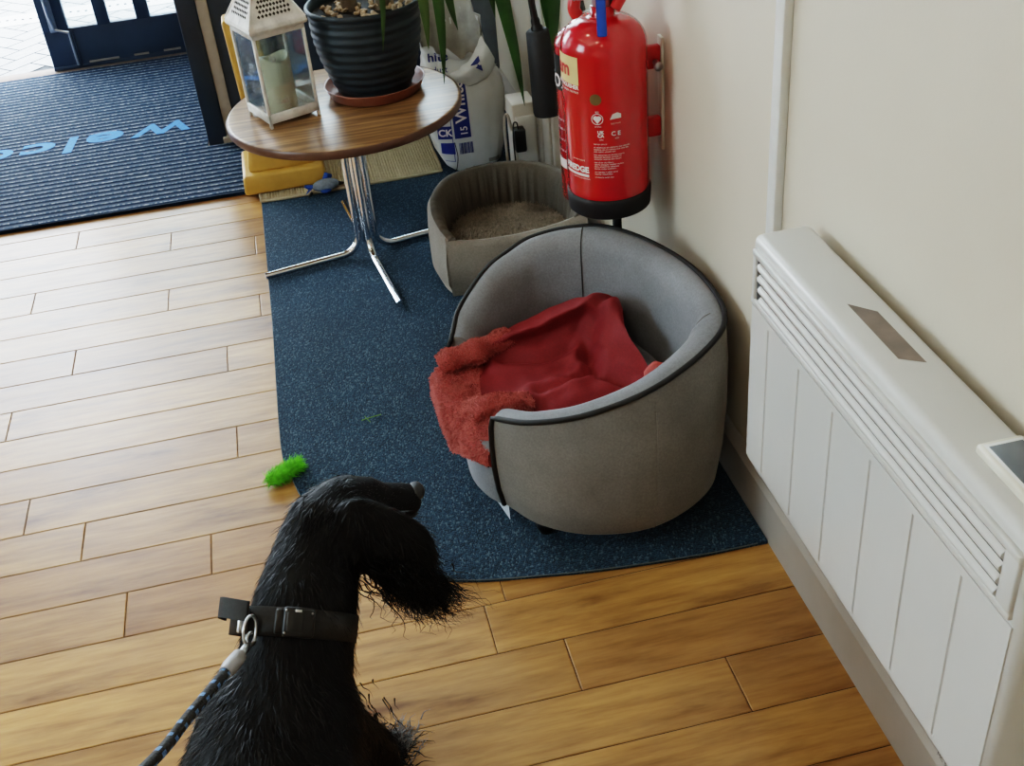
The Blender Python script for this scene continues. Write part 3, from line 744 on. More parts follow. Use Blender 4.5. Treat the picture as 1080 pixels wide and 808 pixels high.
# ------------------------------------------------------------------ wall heater
def heater():
    t = Thing('panel_heater', 'white wall mounted electric panel heater with vertical grooves and a slotted grille', 'heater', (.65, 1.045, .27))
    X0 = .600; yA, yB, zA, zB = .690, 1.392, .288, .702
    # body: rounded box
    g = G().box((X0+.002, yA, zA), (.690, yB, zB), .013, 4)
    t.part('casing', g, M['heater'])
    # grooved front plate
    gy = [.792+.1053*i for i in range(6)]
    ys = [yA+.012]; 
    for y in gy: ys += [y-.0030, y-.0012, y+.0012, y+.0030]
    ys += [yB-.012]
    def xo(y, z):
        gr = any(abs(y-q) < .002 for q in gy) and .311 < z < .575
        return X0+(.0032 if gr else 0)
    zs = [zA+.016, .309, .312, .574, .577, .589]
    rows = [[Vector((xo(y, z), y, z)) for y in ys] for z in zs]
    g = G().grid(rows, smooth=False, flip=False)
    ed = [rows[0][0], rows[0][-1], rows[-1][-1], rows[-1][0]]
    bk = [p+Vector((.006, 0, 0)) for p in ed]
    g.add(ed+bk, [(0, 4, 5, 1), (1, 5, 6, 2), (2, 6, 7, 3), (3, 7, 4, 0)], 0, False)
    t.part('grooved_front', g, M['heater'])
    # grille: frame, black panel standing in for the recess shade, slats
    y0, y1, z0, z1 = .706, 1.378, .595, .684
    fr = G()
    fw = .011
    fr.box((X0-.004, y0, z1-fw), (X0+.006, y1, z1), .0025); fr.box((X0-.004, y0, z0), (X0+.006, y1, z0+fw), .0025)
    fr.box((X0-.0035, y0+.001, z0+.002), (X0+.006, y0+.026, z1-.002), .0025); fr.box((X0-.0035, y1-.0135, z0+.002), (X0+.006, y1-.001, z1-.002), .0025)
    gr = t.part('grille_frame', fr, M['heater'])
    t.part('grille_shade_panel', G().box((X0-.0009, y0+.02, z0+fw-.002), (X0+.004, y1-.015, z1-fw+.002)), M['heaterd'], label='black panel standing in for the shade behind the slats')
    for k in range(4):
        zc = z0+fw+.007+k*.0172
        n = 8
        prof = [(X0+.001, zc-.009), (X0-.003, zc-.007), (X0-.0062, zc-.003), (X0-.006, zc+.001), (X0-.002, zc+.005), (X0+.001, zc+.006)]
        rows = [[Vector((x, y, z)) for x, z in prof] for y in (y0+.026, y1-.031+.003*k)]
        s = G().grid(rows, flip=True).cap(rows[0]).cap(rows[1], 0, True)
        t.part('slat', s, M['heater'], gr)
    # top sticker
    t.part('top_label', G().add([(.637, 1.03, .7024), (.664, 1.012, .7024), (.664, 1.135, .7024), (.637, 1.165, .7024)], [(0, 1, 2, 3)], 0, False), M['brown'], label='brown grey foil label on the top')
    # thermostat display
    c = t.part('thermostat', G().box((.628, .715, .698), (.682, .848, .712), .004, 2), M['cream'], label='cream control pod with a grey display')
    t.part('display', G().box((.637, .735, .7118), (.676, .838, .7128), .0004, 1), M['lcd'], c)
    t.part('display_surround', G().box((.633, .718, .7105), (.679, .843, .7122), .0005, 1), M['trimwhite'], c)
    t.part('wall_bracket', G().box((.685, .78, .36), (WX, 1.32, .60)), M['heater'])
    m = text_geo('MC 5', .009)
    m.map(lambda p: (X0-.0004, .775-p.x, .296+p.y))
    t.part('printed_mark', m, M['heaterd'], label='tiny black printed mark at the lower corner')
heater()

# ------------------------------------------------------------------ coffee table
TC = Vector((.112, 2.883, 0))
def table():
    t = Thing('round_coffee_table', 'low round wood effect coffee table on a chrome cross base', 'table', (TC.x, TC.y, .008))
    t.part('tabletop', G().lathe([(0, .415), (.29, .415), (.299, .418), (.301, .424), (.301, .432), (.299, .437), (.294, .438), (0, .438)], TC, 72), [M['table']])
    e = G().lathe([(.3005, .4165), (.3025, .420), (.3028, .434), (.3005, .4375)], TC, 72)
    t.part('edge_band', e, plain('dark_edging', (.11, .058, .04), .35), label='dark edge band')
    dirs = [(-.98, -.19), (.12, -.99), (.98, .19), (-.12, .99)]
    for (dx, dy), RL in zip(dirs, (.295, .335, .31, .32)):
        d = Vector((dx, dy, 0)).normalized(); r = .0098; z = .0195
        p = [TC+d*.024+Vector((0, 0, .414)), TC+d*.024+Vector((0, 0, .25)), TC+d*.024+Vector((0, 0, .07))]
        for k in range(1, 7):
            a = k/6*math.pi/2; p.append(TC+d*(.024+.05*(1-math.cos(a)))+Vector((0, 0, z+.05-.05*math.sin(a))))
        p += [TC+d*.18+Vector((0, 0, z)), TC+d*(RL-.006)+Vector((0, 0, z))]
        l = t.part('leg_tube', G().tube(p, r, 14), M['chrome'])
        t.part('foot_cap', G().tube([TC+d*(RL-.007)+Vector((0, 0, z)), TC+d*RL+Vector((0, 0, z))], r*1.04, 14), M['chrome'], l)
    t.part('mounting_plate', G().box((TC.x-.07, TC.y-.07, .408), (TC.x+.07, TC.y+.07, .416), .002), M['steel'])
table()

TZ = .438
def lantern():
    c = Vector((-.040, 2.874, TZ)); A = R(21.5)
    Mx = Matrix.Translation(c) @ Matrix.Rotation(A, 4, 'Z')
    s = .069; H = .237; b0 = .012
    t = Thing('candle_lantern', 'distressed white metal candle lantern with glass sides on the round table', 'lantern', c)
    g = G()
    def bx(lo, hi, bev=.0015): g.box(lo, hi, bev, 1, M4=Mx)
    w = .008
    for sx in (-1, 1):
        for sy in (-1, 1):
            bx((sx*s-w if sx > 0 else -s, sy*s-w if sy > 0 else -s, .0), (s if sx > 0 else -s+w, s if sy > 0 else -s+w, H))
    t.part('corner_posts', g, M['lantern'])
    g = G()
    bx = lambda lo, hi, bev=.0015: g.box(lo, hi, bev, 1, M4=Mx)
    bx((-s, -s, .012), (s, s, .018))
    for k in (-1, 1):
        bx((-s, k*s-(w if k > 0 else 0), .014), (s, k*s+(0 if k > 0 else w), .036)); bx((k*s-(w if k > 0 else 0), -s, .014), (k*s+(0 if k > 0 else w), s, .036))
    t.part('base_rail', g, M['lantern'])
    g = G()
    for k in (-1, 1):
        bx((-s, k*s-(w if k > 0 else 0), H-.016), (s, k*s+(0 if k > 0 else w), H)); bx((k*s-(w if k > 0 else 0), -s, H-.016), (k*s+(0 if k > 0 else w), s, H))
    t.part('top_rail', g, M['lantern'])
    # roof: eave lip, sloping panels with fretwork, neck, cap and ring
    def ring(h, z): return [Mx @ Vector((x*h, y*h, z)) for x, y in ((-1, -1), (1, -1), (1, 1), (-1, 1))]
    rows = [ring(s+.005, H-.002), ring(s+.007, H+.004), ring(s+.005, H+.012), ring(.033, H+.088), ring(.033, H+.102), ring(.026, H+.106), ring(.024, H+.125), ring(.014, H+.145), ring(.0005, H+.15)]
    g = G().grid(rows, closeU=True, smooth=False)
    for x, y in ((-1, -1), (1, -1), (1, 1), (-1, 1)):
        g.tube([Mx @ Vector((x*(s+.004), y*(s+.004), H+.012)), Mx @ Vector((x*.033, y*.033, H+.089))], .0035, 6)
    g.tube([Mx @ Vector((.018*math.cos(a), 0, H+.165+.018*math.sin(a))) for a in [2*math.pi*k/16 for k in range(17)]], .0018, 6)
    rf = t.part('roof', g, M['lantern'])
    # pierced lattice on the slopes
    g = G()
    for k in range(4):
        Rk = Matrix.Rotation(k*math.pi/2, 4, 'Z')
        for r in range(4):
            for q in range(9):
                f = .28+r*.13; hw = (s+.005)*(1-f)+.033*f; z = H+.012+.076*f
                x = (-4+q)*(.0098-.0006*r)+(.0045 if r % 2 else 0)
                if abs(x) > hw-.008: continue
                n = Vector((0, -.9, .4)).normalized(); up = Vector((0, .4, .9)).normalized()
                cc = Vector((x, -hw, z))+n*.0012; a = .0042; b = .0048
                g.add([Mx @ Rk @ p for p in (cc-Vector((a, 0, 0)), cc-up*b, cc+Vector((a, 0, 0)), cc+up*b)], [(0, 1, 2, 3)], 0, False)
    t.part('fretwork', g, M['lantern_hole'], rf, label='dark pierced diamond fretwork')
    for k in range(4):
        Rk = Matrix.Rotation(k*math.pi/2, 4, 'Z')
        t.part('glass_pane', G().box((-s+w, -s+.003, .036), (s-w, -s+.0045, H-.016), M4=Mx @ Rk), M['lglass'])
    cc = Mx @ Vector((.0, -.004, .018))
    th = Thing('pillar_candle', 'ivory pillar candle inside the glass lantern', 'candle', cc)
    n = 32; rows = []
    for r, z, wob in ((.0, .0, 0), (.036, .0, 0), (.037, .004, 0), (.037, .115, 0), (.037, .130, 1), (.035, .136, 1), (.032, .133, 1), (.029, .120, .3), (.012, .115, 0), (.0001, .114, 0)):
        rows.append([cc+Vector((max(r, 1e-5)*math.cos(2*math.pi*k/n), max(r, 1e-5)*math.sin(2*math.pi*k/n), z+wob*.006*math.sin(2*2*math.pi*k/n+.6))) for k in range(n)])
    th.part('wax', G().grid(rows, closeU=True), M['candle'])
    th.part('wick', G().tube([cc+Vector((0, 0, .112)), cc+Vector((.001, 0, .122)), cc+Vector((.003, 0, .128))], .0011, 6), M['blackm'])
lantern()

def plant():
    c = Vector((.203, 2.943, TZ))
    single('plant_saucer', G().lathe([(0, .0), (.113, 0), (.119, .003), (.130, .028), (.133, .031), (.130, .0315), (.126, .028), (.114, .006), (0, .005)], c, 56), M['terra'], 'round terracotta saucer under the dark plant pot', 'saucer', c)
    prof = [(0, .006), (.085, .006), (.09, .01)]
    N = 60
    for i in range(N+1):
        u = i/N; r = .092+(.140-.092)*(math.sin(min(1, u*1.12)*math.pi/2)**.85); prof.append((r+.0013*math.sin(u*2*math.pi*9.5), .01+u*.208))
    prof += [(.143, .222), (.146, .226), (.146, .234), (.143, .237), (.139, .235), (.136, .221), (.130, .166)]
    t = Thing('potted_yucca', 'dark ribbed pot with long leaved yucca on a terracotta saucer on the round table', 'potted plant', c+Vector((0, 0, .006)))
    t.part('pot', G().lathe(prof, c, 72), M['pot'])
    g = G(); rows = []
    for r in [.0, .03, .06, .09, .115, .1345]:
        rows.append([c+Vector((max(r, 1e-4)*math.cos(a), max(r, 1e-4)*math.sin(a), .212+.006*noise.noise(Vector((r*40*math.cos(a), r*40*math.sin(a), 2))))) for a in [2*math.pi*k/40 for k in range(40)]])
    t.part('soil', G().grid(rows, closeU=True), M['soil'])
    rnd = random.Random(11); g = G()
    for i in range(60):
        a = rnd.random()*6.283; r = .12*math.sqrt(rnd.random())
        p = c+Vector((r*math.cos(a), r*math.sin(a), .219))
        Mr = Matrix.Rotation(rnd.random()*6, 3, Vector((rnd.gauss(0, 1), rnd.gauss(0, 1), rnd.gauss(0, 1))).normalized())
        b = bmesh.new(); bmesh.ops.create_icosphere(b, subdivisions=1, radius=1)
        sx = Vector((rnd.uniform(.008, .017), rnd.uniform(.006, .011), rnd.uniform(.004, .008)))
        for v in b.verts: v.co = p+Mr @ Vector((v.co.x*sx.x*rnd.uniform(.7, 1.2), v.co.y*sx.y*rnd.uniform(.7, 1.2), v.co.z*sx.z))
        g.bm(b, 0, False)
    o = t.part('bark_mulch', g, M['bark'], label='pale bark chips on the soil', stuff=True)
    for (x, y, h, lean) in ((-.03, .01, .52, (-.03, 0)), (.045, -.01, .42, (.06, .01))):
        p = [c+Vector((x+lean[0]*u, y+lean[1]*u, .19+h*u)) for u in [k/10 for k in range(11)]]
        t.part('trunk', G().tube(p, [.02-.004*k/10+.0012*math.sin(k*2.3) for k in range(11)], 12), M['trunk'])
    # strap leaves: (crown, mid, ... tip), width
    L = [
     ([(.20, 2.95, .95), (.225, 2.83, .96), (.240, 2.785, .82), (.240, 2.780, .715), (.232, 2.780, .645), (.223, 2.783, .585)], .0095, .25),
     ([(.27, 2.95, .90), (.31, 2.86, .92), (.337, 2.82, .80), (.341, 2.82, .69), (.342, 2.822, .62), (.340, 2.824, .562)], .017, .5),
     ([(.27, 2.94, .90), (.34, 2.85, .92), (.374, 2.82, .80), (.378, 2.82, .69), (.376, 2.822, .57), (.369, 2.825, .469)], .019, .1),
     ([(.27, 2.95, .88), (.35, 2.92, .93), (.405, 2.90, .80), (.412, 2.90, .70), (.42, 2.90, .63), (.43, 2.90, .575)], .018, .15),
     ([(.28, 2.95, .88), (.42, 2.88, .95), (.525, 2.84, .82), (.536, 2.83, .68), (.560, 2.83, .51), (.573, 2.83, .375)], .025, .05),
     ([(.28, 2.96, .88), (.40, 2.92, .94), (.50, 2.86, .82), (.512, 2.85, .70), (.516, 2.845, .65), (.519, 2.843, .61)], .015, .1),
     ([(.28, 2.96, .88), (.42, 2.92, .94), (.515, 2.87, .82), (.531, 2.86, .70), (.536, 2.855, .66), (.538, 2.853, .63)], .012, .2),
     ([(.28, 2.95, .88), (.50, 2.84, 1.0), (.64, 2.80, .86), (.66, 2.795, .70), (.655, 2.795, .57), (.642, 2.80, .44)], .027, .0),
     ([(.28, 2.95, .88), (.48, 2.86, 1.0), (.62, 2.83, .88), (.64, 2.825, .72), (.645, 2.825, .62), (.648, 2.825, .55)], .022, .0),
     ([(.2, 2.96, .95), (.12, 3.08, 1.1), (.05, 3.2, 1.05), (0, 3.28, .95), (-.04, 3.33, .85)], .022, .1),
     ([(.17, 2.96, 1.0), (.08, 2.92, 1.2), (0, 2.88, 1.2), (-.08, 2.85, 1.1), (-.14, 2.83, .98)], .022, .1),
     ([(.18, 2.96, 1.0), (.17, 2.98, 1.2), (.16, 3.0, 1.4), (.15, 3.03, 1.5)], .022, .2),
     ([(.2, 2.96, 1.0), (.26, 3.05, 1.2), (.33, 3.12, 1.25), (.38, 3.18, 1.15)], .022, .1),
     ([(.2, 2.94, 1.0), (.25, 2.92, 1.25), (.32, 2.88, 1.35), (.4, 2.86, 1.3)], .02, .1),
     ([(.16, 2.94, 1.0), (.12, 2.9, 1.25), (.06, 2.85, 1.35), (.0, 2.83, 1.3)], .02, .1),
    ]
    for pts, w, pale in L:
        P = catmull(pts, 7); n = len(P); rows = []
        for i, p in enumerate(P):
            u = i/(n-1); tg = (P[min(i+1, n-1)]-P[max(i-1, 0)]).normalized()
            vd = Vector((-.12, .92, .35))
            s = tg.cross(vd).normalized(); nn = s.cross(tg)
            hw = w/2*1.75*min(1, .45+u*2.2)*(1-max(0, (u-.5)/.5)**1.4*.98)
            rows.append([p-s*hw, p-s*hw*.5-nn*hw*.16, p-nn*hw*.24, p+s*hw*.5-nn*hw*.16, p+s*hw])
        g = G(); g.grid(rows, ca=(pale*.6, .01, 0)); t.part('leaf', g, M['leaf'])
plant()

# ------------------------------------------------------------------ yellow pedestal, plush toy, sack
def pedestal():
    t = Thing('yellow_pedestal', 'yellow plastic pedestal with a two step base standing behind the round table', 'pedestal', (-.085, 3.46, .017))
    g = G()
    def frus(x0, x1, y0, y1, z0, a0, b0, c0, d0, z1, bev=.01):
        b = bmesh.new()
        v = [b.verts.new(p) for p in ((x0, y0, z0), (x1, y0, z0), (x1, y1, z0), (x0, y1, z0), (a0, c0, z1), (b0, c0, z1), (b0, d0, z1), (a0, d0, z1))]
        for f in ((3, 2, 1, 0), (4, 5, 6, 7), (0, 1, 5, 4), (1, 2, 6, 5), (2, 3, 7, 6), (3, 0, 4, 7)): b.faces.new([v[i] for i in f])
        bmesh.ops.bevel(b, geom=b.edges[:], offset=bev, segments=3, affect='EDGES', profile=.5)
        return b
    t.part('base_step', G().bm(frus(-.215, .043, 3.365, 3.60, .018, -.21, .036, 3.372, 3.595, .078)), M['yellow'])
    t.part('tapered_plinth', G().bm(frus(-.192, .020, 3.395, 3.578, .074, -.168, -.012, 3.43, 3.565, .20, .014)), M['yellow'])
    t.part('column', G().bm(frus(-.166, -.06, 3.46, 3.555, .19, -.176, -.085, 3.47, 3.55, .525, .012)), M['yellow'])
pedestal()
def plush():
    c = Vector((.032, 3.325, .032))
    t = Thing('plush_toy', 'small grey and blue plush toy lying in front of the yellow pedestal', 'toy', (c.x, c.y, .012))
    t.part('body', G().ell(c, (.042, .026, .018), 18, M4=Matrix.Rotation(R(8), 3, 'Z').to_4x4()), M['toygrey'])
    t.part('fin', G().tube([c+Vector((.0, .012, .010)), c+Vector((.008, .024, .020)), c+Vector((.022, .026, .014))], [.009, .011, .006], 8), M['toyblue'], label='blue fin on top')
    t.part('tail', G().add([c+Vector((-.035, -.004, 0)), c+Vector((-.07, -.012, .012)), c+Vector((-.055, -.006, -.004)), c+Vector((-.066, -.026, -.012))], [(0, 1, 2), (0, 2, 3)], 0, False).tube([c+Vector((-.034, -.004, 0)), c+Vector((-.064, -.002, .008))], [.007, .003], 6), M['toyblue'], label='blue tail')
    t.part('belly', G().ell(c+Vector((-.002, -.022, -.010)), (.017, .009, .007), 12), M['toyblue'], label='blue patch underneath')
    t.part('fringe', G().tube([c+Vector((-.045, -.016, -.012)), c+Vector((-.058, -.026, -.019))], [.005, .002], 6), M['blackm'])
    t.part('fringe', G().tube([c+Vector((.04, .004, -.004)), c+Vector((.056, .006, -.006))], [.008, .003], 6), M['blackm'])
plush()

def sack():
    c = Vector((.49, 3.40, 0))
    t = Thing('white_sack', 'open crumpled white plastic sack with dark blue printing leaning by the wall', 'sack', (c.x, c.y, .008))
    n = 64; rows = []
    def ringf(z, rx, ry, cx, cy, tilt=0, cr=.0):
        out = []
        for k in range(n):
            a = 2*math.pi*k/n; ca, sa = math.cos(a), math.sin(a)
            e = .72
            x = cx+rx*math.copysign(abs(ca)**e, ca); y = cy+ry*math.copysign(abs(sa)**e, sa)
            nz = noise.noise(Vector((ca*2.3, sa*2.3, z*9)))+.5*noise.noise(Vector((ca*6, sa*6, z*16)))
            out.append(Vector((x+ca*cr*nz, y+sa*cr*nz, z+tilt*ca+cr*.5*noise.noise(Vector((ca*3, sa*3, 7+z*3))))))
        return out
    lv = [(.012, .07, .05, .50, 3.345, 0, .002), (.03, .09, .068, .498, 3.35, 0, .004), (.07, .106, .08, .495, 3.365, 0, .006), (.13, .118, .088, .492, 3.378, 0, .007), (.2, .126, .09, .494, 3.385, -.006, .008), (.255, .126, .088, .496, 3.388, -.012, .010), (.29, .116, .08, .490, 3.392, -.014, .014), (.325, .102, .07, .480, 3.397, -.014, .018), (.35, .094, .066, .474, 3.402, -.010, .016)]
    rows = [ringf(*l) for l in lv]
    body = G().grid(rows, closeU=True).cap(rows[0], 0, True)
    t.part('sack_body', body, M['sack'])
    # wide crumpled mouth, standing up at the back and folded at the front
    mr = []
    for i, f in enumerate((0, .25, .5, .75, 1)):
        r = []
        for k in range(n):
            a = 2*math.pi*k/n; p = rows[-1][k]; ca, sa = math.cos(a), math.sin(a)
            hi = .02+.20*max(0, sa+.25)/1.25+.05*max(0, -ca)+.03*noise.noise(Vector((ca*4, sa*4, 3)))
            nz = noise.noise(Vector((ca*5, sa*5, f*3)))*.022*f
            r.append(p+Vector((ca*(.012*f+nz)-.01*f*max(0, sa), sa*(.008*f+nz), hi*f)))
        mr.append(r)
    mo = t.part('sack_mouth', G().grid(mr, closeU=True), M['sack'])
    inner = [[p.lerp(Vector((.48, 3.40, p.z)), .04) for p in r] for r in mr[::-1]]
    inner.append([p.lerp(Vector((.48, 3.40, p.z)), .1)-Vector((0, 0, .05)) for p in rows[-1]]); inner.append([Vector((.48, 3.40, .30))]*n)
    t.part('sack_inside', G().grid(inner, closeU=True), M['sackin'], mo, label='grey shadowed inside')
    # rolled-down collar at the front right
    flapc = refine([[(0.455,3.335,0.317),(0.490,3.330,0.330),(0.531,3.330,0.361),(0.561,3.340,0.408)],
        [(0.453,3.310,0.314),(0.495,3.300,0.319),(0.544,3.305,0.341),(0.578,3.325,0.376)],
        [(0.457,3.312,0.295),(0.500,3.302,0.285),(0.555,3.310,0.297),(0.595,3.335,0.323)],
        [(0.461,3.325,0.281),(0.505,3.318,0.270),(0.560,3.325,0.283),(0.600,3.350,0.312)],], 6)
    for r_ in flapc:
        for p in r_: p += Vector((noise.noise(p*50)*.5, noise.noise(p*42+Vector((5, 0, 0))), noise.noise(p*38+Vector((0, 5, 0)))*.5))*.010
    cg = G().grid(flapc).grid([[p+Vector((.002, .005, -.002)) for p in r_] for r_ in flapc], flip=True)
    fc = t.part('folded_collar', cg, M['sack'], label='white plastic rim folded down')
    tri_ = [flapc[3][9]+Vector((0, -.004, 0)), flapc[3][13]+Vector((0, -.004, 0)), flapc[9][12]+Vector((0, -.006, 0))]
    t.part('printed_patch', G().add(tri_, [(0, 1, 2)], 0, False), M['sackblue'], fc)
    # printing wrapped on the front: project planar art on to the sack from the front
    allg = G().merge(body).merge(G().grid(mr, closeU=True)); bvh = BVHTree.FromPolygons([tuple(v) for v in allg.v], allg.f)
    def wrap(g, x0, z0, sx=1, rot=0, shear=0):
        cr, sr = math.cos(rot), math.sin(rot)
        vs = []
        for p in g.v:
            x = x0+(p.x*cr-p.y*sr)*sx; z = z0+(p.x*sr+p.y*cr)
            o_ = Vector((x+.0, 3.0, z+.02)); d = Vector((0.05, 1, -.05)).normalized()
            h = bvh.ray_cast(o_, d)
            q = h[0] if h[0] is not None else Vector((x, 3.37, z))
            vs.append(q-d*.0018)
        g.v = vs; return g
    def quad(w, h, nx=10, ny=10):
        return G().grid([[Vector((w*i/nx, h*j/ny, 0)) for i in range(nx+1)] for j in range(ny+1)])
    t.part('printed_panel', wrap(quad(.050, .165, 8, 14), .428, .118, rot=R(0)), M['sackblue'], label='dark blue printed panel')
    g = wrap(text_geo('White', .05, offset=.0008), .470, .165, rot=R(90))
    for p in g.v: p.y -= .0015
    t.part('lettering', g, M['white_ink'], label='White in white letters running up the blue panel')
    g = wrap(text_geo('15', .03, offset=.0006), .468, .125, rot=R(90))
    for p in g.v: p.y -= .0015
    t.part('lettering', g, M['white_ink'])
    b = G()
    for i in range(13): b.merge(wrap(quad(.0014+.0012*((i*7) % 3)/2, .035, 1, 4), .438+i*.0034, .068))
    t.part('barcode', b, M['sackblue'], label='blue barcode stripes')
    t.part('printed_panel', wrap(quad(.042, .04, 8, 6), .378, .118), M['sackblue'])
    g = wrap(text_geo('CK', .03, offset=.001), .380, .128)
    for p in g.v: p.y -= .0015
    t.part('lettering', g, M['white_ink'], label='CK in white letters')
    t.part('printed_panel', wrap(quad(.040, .036, 8, 6), .384, .070), M['sackblue'])
    ln = G()
    ln.merge(wrap(quad(.002, .16, 1, 14), .4195, .045)); ln.merge(wrap(quad(.03, .002, 10, 1), .392, .045))
    t.part('printed_line', ln, M['sackblue'])
    g = wrap(text_geo('hite', .04, 'LEFT', offset=.0006), .378, .35); t.part('lettering', g, M['sackblue'], label='dark blue White lettering on the left face')
    g = wrap(text_geo('dust', .026), .388, .318); t.part('lettering', g, M['sackblue'])
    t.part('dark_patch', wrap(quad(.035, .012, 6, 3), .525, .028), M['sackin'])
    th = G().tube(catmull([(.437, 3.27, .12), (.443, 3.28, .07), (.438, 3.29, .03), (.434, 3.30, .012)], 5), .0012, 6)
    t.part('loose_thread', th, M['blackm'])
sack()

# ------------------------------------------------------------------ services by the wall
def services():
    g = G().box((.655, 2.90, .008), (WX, 3.10, .30), .003); g.box((.648, 2.94, .008), (.66, 3.02, .30), .003)
    single('pipe_boxing', G().box((.668, 2.93, .008), (WX, 3.06, 2.3), .004).box((.660, 2.955, .008), (.669, 3.035, 2.3), .003).box((.655, 3.04, .008), (WX, 3.075, 2.3), .003), M['pipebox'], 'cream vertical pipe boxing on the wall behind the black horn', 'pipe boxing', (.69, 3.0, .008))
    t = Thing('extension_socket', 'white plastic socket box with a black plug low on the wall', 'socket', (.62, 3.12, .008))
    t.part('socket_box', G().box((.585, 3.075, .008), (.654, 3.17, .285), .004), M['socket'])
    t.part('switch_plate', G().box((.592, 3.070, .075), (.648, 3.077, .25), .002), M['trimwhite'])
    single('black_plug', G().box((.580, 3.036, .155), (.612, 3.0695, .225), .005).tube(catmull([(.592, 3.045, .222), (.586, 3.03, .25), (.577, 3.04, .235), (.574, 3.03, .14), (.583, 3.02, .04), (.60, 3.0, .012)], 6), .0022, 8), M['black'], 'black plug with thin lead in the white socket box', 'plug', (.59, 3.05, .1))
    single('white_cable', G().tube(catmull([(.584, 3.10, .20), (.574, 3.10, .25), (.566, 3.11, .22), (.564, 3.10, .10), (.568, 3.09, .0145), (.60, 3.2, .0145), (.64, 3.36, .0145), (.66, 3.5, .0145)], 7), .0042, 8), M['cable_w'], 'white cable looping from the socket box along the carpet', 'cable', (.57, 3.11, .01))
services()

# ------------------------------------------------------------------ fire extinguishers
def cyl_wrap(g, c, r, a0, z0, hgt=.0006):
    """flat art (x right, y up) on a vertical cylinder; a0 = azimuth of x=0"""
    def f(p):
        a = a0+p.x/r; return (c.x+(r+hgt)*math.cos(a), c.y+(r+hgt)*math.sin(a), z0+p.y)
    return g.map(f)
def densequad(w, h, nx=14):
    return G().grid([[Vector((-w/2+w*i/nx, -h/2+h*j, 0)) for i in range(nx+1)] for j in (0, 1)])
def disc(r, n=24, inner=0):
    if inner:
        a = [Vector((r*math.cos(2*math.pi*k/n), r*math.sin(2*math.pi*k/n), 0)) for k in range(n)]; b = [p*(inner/r) for p in a]
        return G().grid([b, a], closeU=True)
    return G().cap([Vector((r*math.cos(2*math.pi*k/n), r*math.sin(2*math.pi*k/n), 0)) for k in range(n)])
def shift(g, x, y):
    return g.map(lambda p: (p.x+x, p.y+y, 0))
